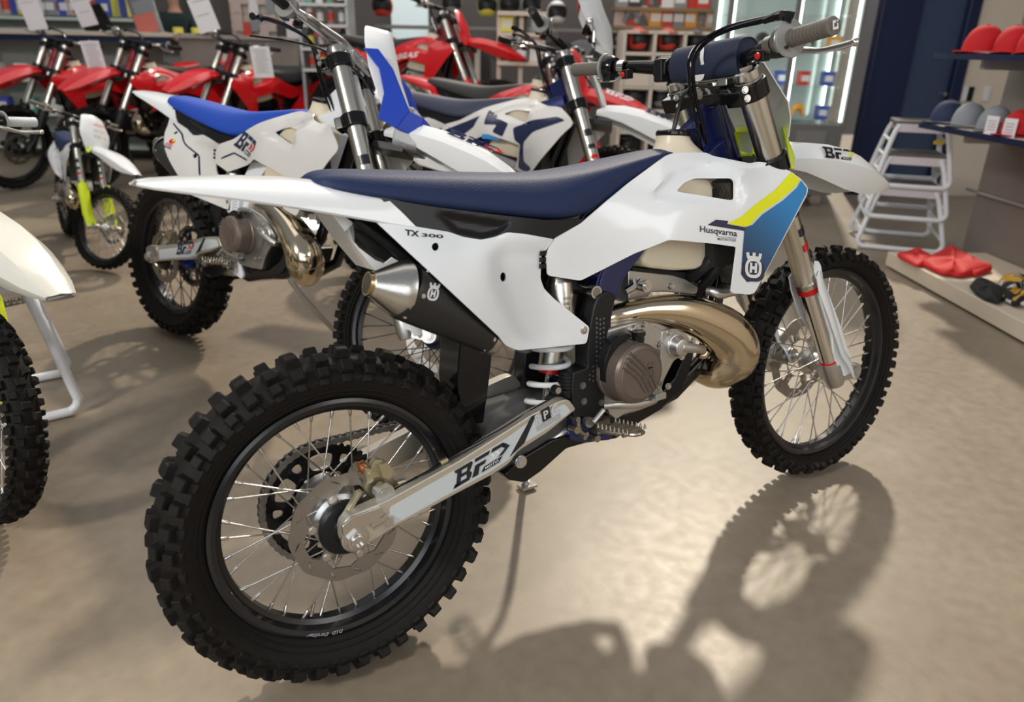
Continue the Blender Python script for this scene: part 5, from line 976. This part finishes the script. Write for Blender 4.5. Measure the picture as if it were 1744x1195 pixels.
def shp_bottle(b, c, r, h): b.lathe(c, (0, 0, 1), [(0, r*.9), (.004, r), (h*.62, r), (h*.75, r*.55), (h*.80, r*.36), (h*.92, r*.36), (h*.93, r*.45), (h, r*.45)], 12)
def shp_helmet(t, r, m_, mv):
    b = MB(); rings = []
    for i in range(9):
        a = -.9+2.4*i/8; rings.append([V((math.cos(q)*r*math.cos(a)*(1.18 if math.cos(q) > 0 else 1.05), math.sin(q)*r*.86*math.cos(a), r*.95+r*math.sin(a))) for q in (2*PI*j/24 for j in range(24))])
    b.loft(rings); part('shell', b, m_, t, angle=70)
    b = MB(); b.loft([[V((math.cos(q)*r*k, math.sin(q)*r*.82*k, z)) for q in (-.95+1.9*j/10 for j in range(11))]+[V((math.cos(q)*r*(k-.12), math.sin(q)*r*.82*(k-.12), z)) for q in (.95-1.9*j/10 for j in range(11))] for k, z in ((1.02, r*.55), (1.20, r*.75), (1.20, r*1.2), (1.06, r*1.45))]); part('visor', b, mv, t)
    b = MB(); pk = [V((math.cos(q)*r*1.05+(r*.65*math.cos(q)), math.sin(q)*r*.7, r*1.62)) for q in (-1.3+2.6*j/12 for j in range(13))]; b.prism(pk, [p+V((0, 0, -.012)) for p in pk]); part('peak', b, m_, t)
ordn = ['first', 'second', 'third', 'fourth', 'fifth', 'sixth', 'seventh', 'eighth', 'ninth', 'tenth', 'eleventh', 'twelfth', 'thirteenth', 'fourteenth', 'fifteenth', 'sixteenth']
def goods(kind, u, v, z, cn, label, cat, group, s=1.0, ang=0):
    c = R(u, v, z)
    if kind == 'helmet': t = empty('motocross_helmet', c, (0, 0, RY+PI+ang), label, cat, group); shp_helmet(t, .115*s, cm[cn], black); return
    b = MB()
    if kind == 'bottle': shp_bottle(b, V((0, 0, 0)), .032*s, .20*s)
    elif kind == 'box': b.box((0, 0, .06*s), (.08*s, .10*s, .12*s))
    elif kind == 'pack': b.prism([V((-.01, -.05*s, 0)), V((-.01, .05*s, 0)), V((-.01, .045*s, .16*s)), V((-.01, .0, .18*s)), V((-.01, -.045*s, .16*s))], [V((.012, -.05*s, 0)), V((.012, .05*s, 0)), V((.012, .045*s, .16*s)), V((.012, .0, .18*s)), V((.012, -.045*s, .16*s))])
    elif kind == 'garment': b.prism([V((-.03, y_*s, z_*s)) for y_, z_ in ((-.16, 0), (.16, 0), (.15, .35), (.26, .25), (.30, .33), (.16, .52), (.05, .56), (-.05, .56), (-.16, .52), (-.30, .33), (-.26, .25), (-.15, .35))], [V((.03, y_*s, z_*s)) for y_, z_ in ((-.16, 0), (.16, 0), (.15, .35), (.26, .25), (.30, .33), (.16, .52), (.05, .56), (-.05, .56), (-.16, .52), (-.30, .33), (-.26, .25), (-.15, .35))])
    elif kind == 'guard': b.tube([V((0, -.05*s, .03)), V((0, -.02*s, .10*s)), V((0, .03*s, .10*s)), V((0, .06*s, .03))], [.02*s, .035*s, .03*s, .02*s], 8, 3)
    o = part({'bottle': 'bottle', 'box': 'carton', 'pack': 'blister_pack', 'garment': 'jersey', 'guard': 'knee_guard'}[kind], b, cm[cn], bevel=.004 if kind in ('box', 'garment') else 0, angle=50); o.location = c; o.rotation_euler = (0, 0, RY+ang)
    tag(o, label, cat, group)
    if kind in ('bottle', 'box'):
        b2 = MB(); 
        if kind == 'bottle': b2.lathe((0, 0, 0), (0, 0, 1), [(.03*s, .0322*s), (.10*s, .0322*s)], 12); part('paper_band', b2, cm[random.choice(['white', 'yellow', 'red'])], o)
        else: b2.box((-.0405*s, 0, .06*s), (.001, .07*s, .05*s)); part('printed_label', b2, cm['white'], o)
# cabinet contents
random.seed(5)
for k in range(3):
    for j in range(5):
        cn = random.choice(['blue', 'red', 'white', 'black', 'orange']); v = (a0_+a1_)/2-hw+.12+j*(2*hw-.2)/4.4
        goods(['guard', 'box', 'guard'][k] if j % 2 else 'box', UC+.12, v, zb+.03+k*.26, cn, '%s item, %s from the left on the %s glass shelf of the display cabinet' % (cn, ordn[j], ['bottom', 'middle', 'upper'][k]), 'display item', 'goods in the display cabinet', .9)
# service counter
ctop = mat('counter_top', (.62, .54, .44), .4); cbody = mat('counter_body', (.33, .29, .25), .6); UT = 8.0
vl = -7.0; vr = hv(292, 57, UT)[0]; zc = hv(200, 54, UT)[1]; vr2 = hv(505, 66, UT)[0]; print('counter', vl, vr, vr2, zc)
t = empty('service_counter', R(UT+.3, (vl+vr)/2, 0), (0, 0, RY), 'long pale service counter with navy edging behind the red bikes', 'counter'); L_ = vr-vl
b = MB(); b.box((0, 0, zc-.02), (.66, L_, .04)); part('counter_top', b, ctop, t, bevel=.004)
b = MB(); b.box((-.30, 0, zc-.07), (.03, L_-.02, .05)); part('navy_edging', b, navyd, t)
b = MB(); b.box((.25, 0, (zc-.1)/2), (.05, L_-.04, zc-.1)); part('back_board', b, mat('shelf_grey', (.40, .41, .38), .6), t)
for k in range(9):
    b = MB(); b.box((-.02, L_/2-.02-k*.85, (zc-.1)/2), (.55, .05, zc-.1)); part('upright', b, mat('upright_cream', (.60, .54, .48), .6), t)
for z in (.12, .45, .78): b = MB(); b.box((0, 0, z), (.5, L_-.06, .02)); part('counter_shelf', b, mat('pale_shelf', (.62, .68, .64), .5), t)
random.seed(11)
for k in range(26):
    cn = random.choice(['white', 'green', 'white', 'blue', 'grey', 'red', 'tan', 'black']); row = k % 2; j = k//2
    goods(random.choice(['box', 'bottle', 'box']), UT+.12, vr-.25-j*.27, (.79, .46)[row], cn, '%s item, %s from the right on the %s shelf inside the counter' % (cn, ordn[j], ['upper', 'middle'][row]), 'counter stock', 'stock on the shelves inside the counter', 1.3)
t = empty('side_counter', R(UT+.35, (vr+vr2)/2, 0), (0, 0, RY), 'grey brown counter section to the right of the pale service counter', 'counter'); L_ = vr2-vr-.02
b = MB(); b.box((0, 0, zc-.03), (.6, L_, .035)); part('counter_top', b, mat('grey_brown_top', (.34, .30, .27), .4), t, bevel=.003)
b = MB(); b.box((0, 0, (zc-.05)/2), (.5, L_-.02, zc-.05)); part('counter_front', b, mat('grey_brown', (.25, .215, .185), .35, var=(3, .3)), t)
# things on the counter
pap2 = paper
def paper_sheet(px, py, u, w_, h_, label, roll=0, group='price sheets on the bikes', lines=9):
    w_ *= .82; h_ *= .84
    c = at_u(px, py, u); Mx = RM @ Matrix.Rotation(roll, 3, 'X') @ Matrix.Rotation(-.15, 3, 'Y'); b = MB(); b.box(c, (.003, w_, h_), Mx); t = tag(part('price_sheet', b, pap2), label, 'price sheet', group)
    b = MB(); random.seed(int(px)); [b.box(c+Mx @ V((-.0025, (random.random()-.5)*.1*w_, h_*.40-j*h_*.8/lines)), (.001, w_*random.uniform(.5, .8), h_*.022), Mx) for j in range(lines)]; part('printed_lines', b, greyd, t)
paper_sheet(56, 25, 6.6, .19, .27, 'blank white price sheet on the first red bike at far left', -.12, lines=0+1); paper_sheet(159, 95, 6.3, .18, .26, 'white price sheet with printed lines hanging on the second red bike', -.05, lines=12)
paper_sheet(143, 20, 7.2, .19, .28, 'white price sheet above the counter left of the red picture frame', -.2, lines=2); paper_sheet(347, 25, 6.0, .19, .28, 'tall white price sheet beside the person behind the counter', -.25, lines=2); paper_sheet(446, 106, 6.35, .19, .28, 'white price sheet with printed lines behind the blue seat', -.03, lines=12); paper_sheet(498, 40, 7.4, .15, .30, 'pale price sheet hanging before the slatted wall', .02, lines=1)
c_ = at_u(160, 33, UT+.15); b = MB(); b.box(c_, (.03, .30, .26), RM @ Matrix.Rotation(-.4, 3, 'Y') @ Matrix.Rotation(-.25, 3, 'X')); tag(part('card_terminal', b, black, bevel=.01), 'black tilted screen standing on the service counter', 'screen')
c_ = at_u(248, 28, UT+.05); t = empty('picture_frame', c_, (0, 0, RY), 'silver framed picture with red lower half on the counter', 'picture frame'); Mx = Matrix.Rotation(-.2, 3, 'X')
b = MB(); b.box((0, 0, 0), (.02, .26, .36), Mx); part('frame', b, silver, t, bevel=.004); b = MB(); b.box((-.012, 0, -.06), (.003, .21, .17), Mx); b.cur = 1; b.box((-.012, 0, .09), (.003, .21, .12), Mx); part('picture', b, [mat('picture_red', (.62, .16, .12), .5), cm['grey']], t)
for k, px in enumerate((303, 334)):
    c_ = at_u(px, 49, UT+.2); b = MB(); b.lathe((0, 0, 0), (0, 0, 1), [(-.02, .05), (.03, .05), (.035, .04)], 16); o = part('tape_roll', b, cm['yellow']); o.location = V((c_.x, c_.y, zc+.02)); tag(o, ['left yellow tape roll on the counter in front of the person', 'right yellow tape roll on the counter in front of the person'][k], 'tape roll')
random.seed(21)
for k in range(18):
    cn = random.choice(['white', 'tan', 'yellow', 'blue', 'white', 'red', 'grey']); v = hv(8+k*13, 20, UB-.35)[0]
    goods(random.choice(['box', 'bottle', 'pack']), UB-.3, v, 1.42, cn, '%s item, %s along the shelf high behind the counter' % (cn, ordn[k] if k < 16 else ['next to last', 'last'][k-16]), 'shelf stock', 'stock behind the counter', 1.5)
for k, z in enumerate((1.40, 1.28)):
    b = MB(); rbox(b, UB-.45, UB-.01, -7, hv(262, 20, UB-.4)[0], z-.03, z); tag(part('wall_shelf', b, mat('pale_shelf', (0, 0, 0))), ['upper pale wall shelf behind the service counter', 'lower pale wall shelf behind the service counter'][k], 'shelf')
b = MB(); rbox(b, UB-.10, UB-.01, hv(0, 20, UB)[0], hv(265, 20, UB)[0], 0, 2.6); tag(part('trim_2', b, mat('pale_panel', (.45, .44, .40), .7)), kind='structure')
# slatted accessory wall
v0, v1_ = hv(398, 60, UB-.1)[0], hv(512, 60, UB-.1)[0]
b = MB(); rbox(b, UB-.12, UB-.01, v0, v1_, 0, 2.6); [rbox(b, UB-.135, UB-.12, v0, v1_, .5+k*.09, .575+k*.09) for k in range(20)]; tag(part('slat_wall', b, mat('slat_cream', (.66, .57, .47), .6)), 'cream slatted accessory wall behind the side counter', 'slat wall')
random.seed(8)
for k in range(14):
    cn = random.choice(['black', 'tan', 'red', 'grey', 'white']); goods('pack', UB-.2, v0+.1+(k % 7)*(v1_-v0-.15)/6.5, 1.30+.28*(k//7)-.1*(k % 2), cn, '%s pack, %s from the left in the %s row of the slatted wall' % (cn, ordn[k % 7], ['lower', 'upper'][k//7]), 'accessory pack', 'accessories on the slatted wall', 1.1)
# grey bottle rack
UR = 6.9; v0, v1_ = hv(511, 60, UR)[0], hv(592, 60, UR)[0]; t = empty('bottle_rack', R(UR+.18, (v0+v1_)/2, 0), (0, 0, RY), 'grey metal rack of bottles to the left of the blue bike fork', 'rack'); hw2 = (v1_-v0)/2
rkm = mat('rack_grey', (.33, .35, .36), .4, .3)
for s in (-1, 1): b = MB(); b.box((0, s*hw2, .95), (.34, .025, 1.9)); part('rack_side', b, rkm, t)
zr = [hv(540, y_, UR)[1] for y_ in (117, 81, 41, 5)]
for z in [.12, .45]+zr: b = MB(); b.box((-.02, 0, z-.012), (.34, hw2*2, .024)); part('rack_shelf', b, mat('rack_shelf_grey', (.55, .56, .55), .5), t)
random.seed(9)
for i, z in enumerate(zr):
    for j in range(4):
        cn = random.choice(['white', 'green', 'red', 'grey', 'black']); goods('bottle', UR+.1, v0+.07+j*(v1_-v0-.1)/3.3, z, cn, '%s bottle, %s from the left on the %s shelf of the grey rack' % (cn, ordn[j], ['lowest shown', 'second', 'third', 'top'][i]), 'bottle', 'bottles on the grey rack', .95)
# clothes wall, middle
b = MB(); rbox(b, UB-.06, UB-.005, hv(668, 40, UB)[0], hv(730, 40, UB)[0], 1.0, 2.4); tag(part('window_1', b, mat('bright_window', (.62, .72, .74), .3, emit=.35)), kind='structure')
random.seed(14)
for k, px in enumerate((590, 625, 660, 735, 775, 815, 950, 992, 1034)):
    cn = ['black', 'black', 'black', 'grey', 'black', 'black', 'black', 'grey', 'black'][k]; v, z = hv(px, 100, 8.6); goods('garment', 8.6, v, .80, cn, '%s riding jersey hanging %s from the left on the back wall' % (cn, ordn[k]), 'clothing', 'hanging riding jerseys', .85)
for k, (px, py, cn) in enumerate(((652, 12, 'red'), (770, 8, 'grey'), (830, 12, 'yellow'), (868, 8, 'black'), (905, 10, 'white'), (948, 24, 'white'), (1000, 12, 'red'))):
    v, z = hv(px, py, 7.9); goods('helmet', 7.9, v, z-.1, cn, '%s motocross helmet, %s from the left along the high rail' % (cn, ordn[k]), 'helmet', 'helmets on the high rail', 1.0)
b = MB(); z = hv(850, 24, 7.9)[1]-.12; rbox(b, 7.75, 8.05, hv(640, 20, 7.9)[0], hv(1060, 20, 7.9)[0], z-.03, z); tag(part('helmet_shelf', b, gcab), 'long dark shelf carrying the row of helmets', 'shelf')
# cream wooden rack
UW = 6.2; v0, v1_ = hv(850, 60, UW)[0], hv(925, 60, UW)[0]; z0_, z1_ = hv(885, 108, UW)[1], hv(885, 24, UW)[1]; wood = mat('cream_wood', (.62, .52, .42), .5)
t = empty('display_rack', R(UW, (v0+v1_)/2, 0), (0, 0, RY), 'small cream wooden display rack above the red bikes', 'rack'); h2 = (v1_-v0)/2
for s in (-1, 0, 1): b = MB(); b.box((0, s*h2, z1_/2), (.05, .035, z1_)); part('rack_post', b, wood, t, bevel=.003)
for z in (z0_, (z0_+z1_)/2+.03, z1_): b = MB(); b.box((0, 0, z), (.20, h2*2+.03, .03)); part('rack_shelf', b, wood, t, bevel=.003)
for k in range(6):
    cn = ['black', 'grey', 'white', 'yellow', 'black', 'grey'][k]; goods(['pack', 'box'][k % 2], UW, v0+.06+(k % 3)*(v1_-v0)/3, (z0_+.02, (z0_+z1_)/2+.05)[k//3], cn, '%s item, %s from the left on the %s tier of the cream rack' % (cn, ordn[k % 3], ['lower', 'upper'][k//3]), 'accessory', 'accessories on the cream rack', .95)
# helmet cubbies with drawers, middle right
UH = 7.4; v0, v1_ = hv(1062, 100, UH)[0], hv(1215, 100, UH)[0]; zt_, zm, zl = hv(1130, 55, UH)[1], hv(1130, 150, UH)[1], hv(1130, 190, UH)[1]
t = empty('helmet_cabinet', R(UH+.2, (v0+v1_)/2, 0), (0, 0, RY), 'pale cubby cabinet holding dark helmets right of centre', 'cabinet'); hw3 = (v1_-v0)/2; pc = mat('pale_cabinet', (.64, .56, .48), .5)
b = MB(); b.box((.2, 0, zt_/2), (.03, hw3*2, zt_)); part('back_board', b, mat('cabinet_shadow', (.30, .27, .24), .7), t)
for k in range(4): b = MB(); b.box((0, -hw3+k*hw3*2/3, zt_/2), (.4, .03, zt_)); part('upright', b, pc, t)
for z in (.03, zl-.45, zl-.2, zl, zm, zm+.30, zt_): b = MB(); b.box((0, 0, z), (.4, hw3*2, .03)); part('cubby_shelf', b, pc, t)
for k in range(3):
    b = MB(); b.box((-.2, -hw3+(k+.5)*hw3*2/3, (zl+zm)/2+.22), (.02, hw3*2/3-.04, .20)); part('door_panel', b, pc, t, bevel=.003)
for k in range(9):
    row = k//3; cn = ['black', 'black', 'black', 'black', 'grey', 'black', 'red', 'red', 'black'][k]; goods('helmet', UH+.15, v0+(k % 3+.5)*hw3*2/3, (zl-.43, zl+.02, zm+.32)[row]-(0 if row < 2 else 0), cn, '%s helmet in the %s cubby of the %s row of the pale cabinet' % (cn, ['left', 'middle', 'right'][k % 3], ['bottom', 'middle', 'top'][row]), 'helmet', 'helmets in the pale cabinet', .95, random.uniform(-.6, .6))
# upper merchandise shelves right of centre
v0, v1_ = hv(1048, 30, 7.8)[0], hv(1330, 30, 7.8)[0]
for k, z in enumerate((hv(1180, 46, 7.8)[1], hv(1180, 14, 7.8)[1], hv(1180, 80, 7.8)[1])):
    b = MB(); rbox(b, 7.8, 8.2, v0, v1_, z-.03, z); tag(part('stock_shelf', b, mat('brown_shelf', (.22, .14, .07), .6) if k < 2 else gcab), ['middle brown stock shelf above the helmet cabinet', 'upper brown stock shelf above the helmet cabinet', 'lower grey stock shelf right of the helmet cabinet'][k], 'shelf')
    for j in range(14):
        random.seed(100+k*20+j); cn = random.choice(['red', 'black', 'tan', 'grey', 'white', 'grey', 'black', 'orange']); goods(random.choice(['box', 'box', 'guard', 'pack']), 7.95, v0+.08+j*(v1_-v0-.1)/13.5, z, cn, '%s item, %s from the left on the %s stock shelf right of centre' % (cn, ordn[j], ['middle', 'upper', 'lower'][k]), 'shelf stock', 'stock right of centre', 1.35)
# person behind the counter
t = empty('person', R(UT+1.0, hv(300, 20, UT+1)[0], 0), (0, 0, RY+PI), 'person in dark green jacket leaning behind the service counter, hands together', 'person')
skin = mat('skin', (.50, .27, .18), .5, sss=.2); jack = mat('dark_green_jacket', (.012, .028, .028), .8); hair = mat('dark_hair', (.02, .014, .01), .7)
def skinm(name, pts, edges, rad, m_, par):
    me = bpy.data.meshes.new(name); me.from_pydata(pts, edges, []); me.materials.append(m_); o = bpy.data.objects.new(name, me); COL.objects.link(o); o.parent = par
    md = o.modifiers.new('skin', 'SKIN'); 
    for i, r_ in enumerate(rad): me.skin_vertices[0].data[i].radius = r_ if isinstance(r_, tuple) else (r_, r_)
    me.skin_vertices[0].data[0].use_root = True; md.use_smooth_shade = True; o.modifiers.new('sub', 'SUBSURF').render_levels = 2; return o
pts = [(0, 0, .95), (0, 0, 1.15), (.02, 0, 1.35), (.03, 0, 1.46), (.04, 0, 1.54), (.05, 0, 1.60), (.06, 0, 1.70), (.055, 0, 1.78), (.02, .17, 1.42), (.06, .23, 1.22), (.28, .12, 1.16), (.36, .04, 1.20), (.02, -.17, 1.42), (.06, -.23, 1.22), (.28, -.12, 1.16), (.36, -.04, 1.20), (0, .09, .85), (0, .10, .48), (0, .10, .08), (.12, .10, .04), (0, -.09, .85), (0, -.10, .48), (0, -.10, .08), (.12, -.10, .04)]
ed = [(0, 1), (1, 2), (2, 3), (3, 4), (4, 5), (5, 6), (6, 7), (2, 8), (8, 9), (9, 10), (10, 11), (2, 12), (12, 13), (13, 14), (14, 15), (0, 16), (16, 17), (17, 18), (18, 19), (0, 20), (20, 21), (21, 22), (22, 23)]
rad = [(.15, .10), (.14, .10), (.15, .10), (.08, .07), .05, (.065, .075), (.078, .09), (.05, .06), .055, .045, .036, (.032, .042), .055, .045, .036, (.032, .042), .08, .058, .04, .04, .08, .058, .04, .04]
body = skinm('body', pts, ed, rad, skin, t)
jp = [0, 1, 2, 3, 8, 9, 10, 12, 13, 14]; ix = {k: i for i, k in enumerate(jp)}
skinm('jacket', [pts[k] for k in jp], [(ix[a], ix[c]) for a, c in ed if a in ix and c in ix], [(.175, .125), (.165, .12), (.17, .12), (.085, .078), .072, .062, .05, .072, .062, .05], jack, t)
skinm('trousers', [pts[k] for k in (0, 16, 17, 18, 20, 21, 22)], [(0, 1), (1, 2), (2, 3), (0, 4), (4, 5), (5, 6)], [(.155, .12), .095, .072, .058, .095, .072, .058], black, t)
b = MB(); rings = [[V((.035+math.cos(q)*.088*k-.02, math.sin(q)*.092*k, z)) for q in (2*PI*j/20 for j in range(20))] for k, z in ((.85, 1.70), (1.0, 1.76), (.98, 1.81), (.7, 1.86), (.2, 1.88))]; b.loft(rings); part('hair', b, hair, t, angle=80)
b = MB(); [b.ball((.135, s*.032, 1.715), .011) for s in (-1, 1)]; part('eyes', b, whited, t); b = MB(); b.tube([V((.135, 0, 1.715)), V((.158, 0, 1.675)), V((.140, 0, 1.665))], [.010, .016, .010], 8, 3); part('nose', b, skin, t); b = MB(); b.tube([V((.132, -.025, 1.632)), V((.140, 0, 1.630)), V((.132, .025, 1.632))], .006, 8, 3); part('mouth', b, mat('lips', (.40, .14, .12), .5), t)
for s in (-1, 1):
    for k in range(4): b = MB(); y = s*(.04-.018*1.2+k*.0); p0 = V((.385, s*(.05-.016*k), 1.215-.012*k)); b.tube([p0, p0+V((.03, -s*.012, .012)), p0+V((.035, -s*.035, .0)), p0+V((.015, -s*.05, -.012))], [.010, .0095, .009, .007], 8, 3); part('finger', b, skin, t)
    b = MB(); b.tube([V((.36, s*.03, 1.24)), V((.375, s*.012, 1.262)), V((.39, -s*.004, 1.262))], [.012, .011, .008], 8, 3); part('thumb', b, skin, t)
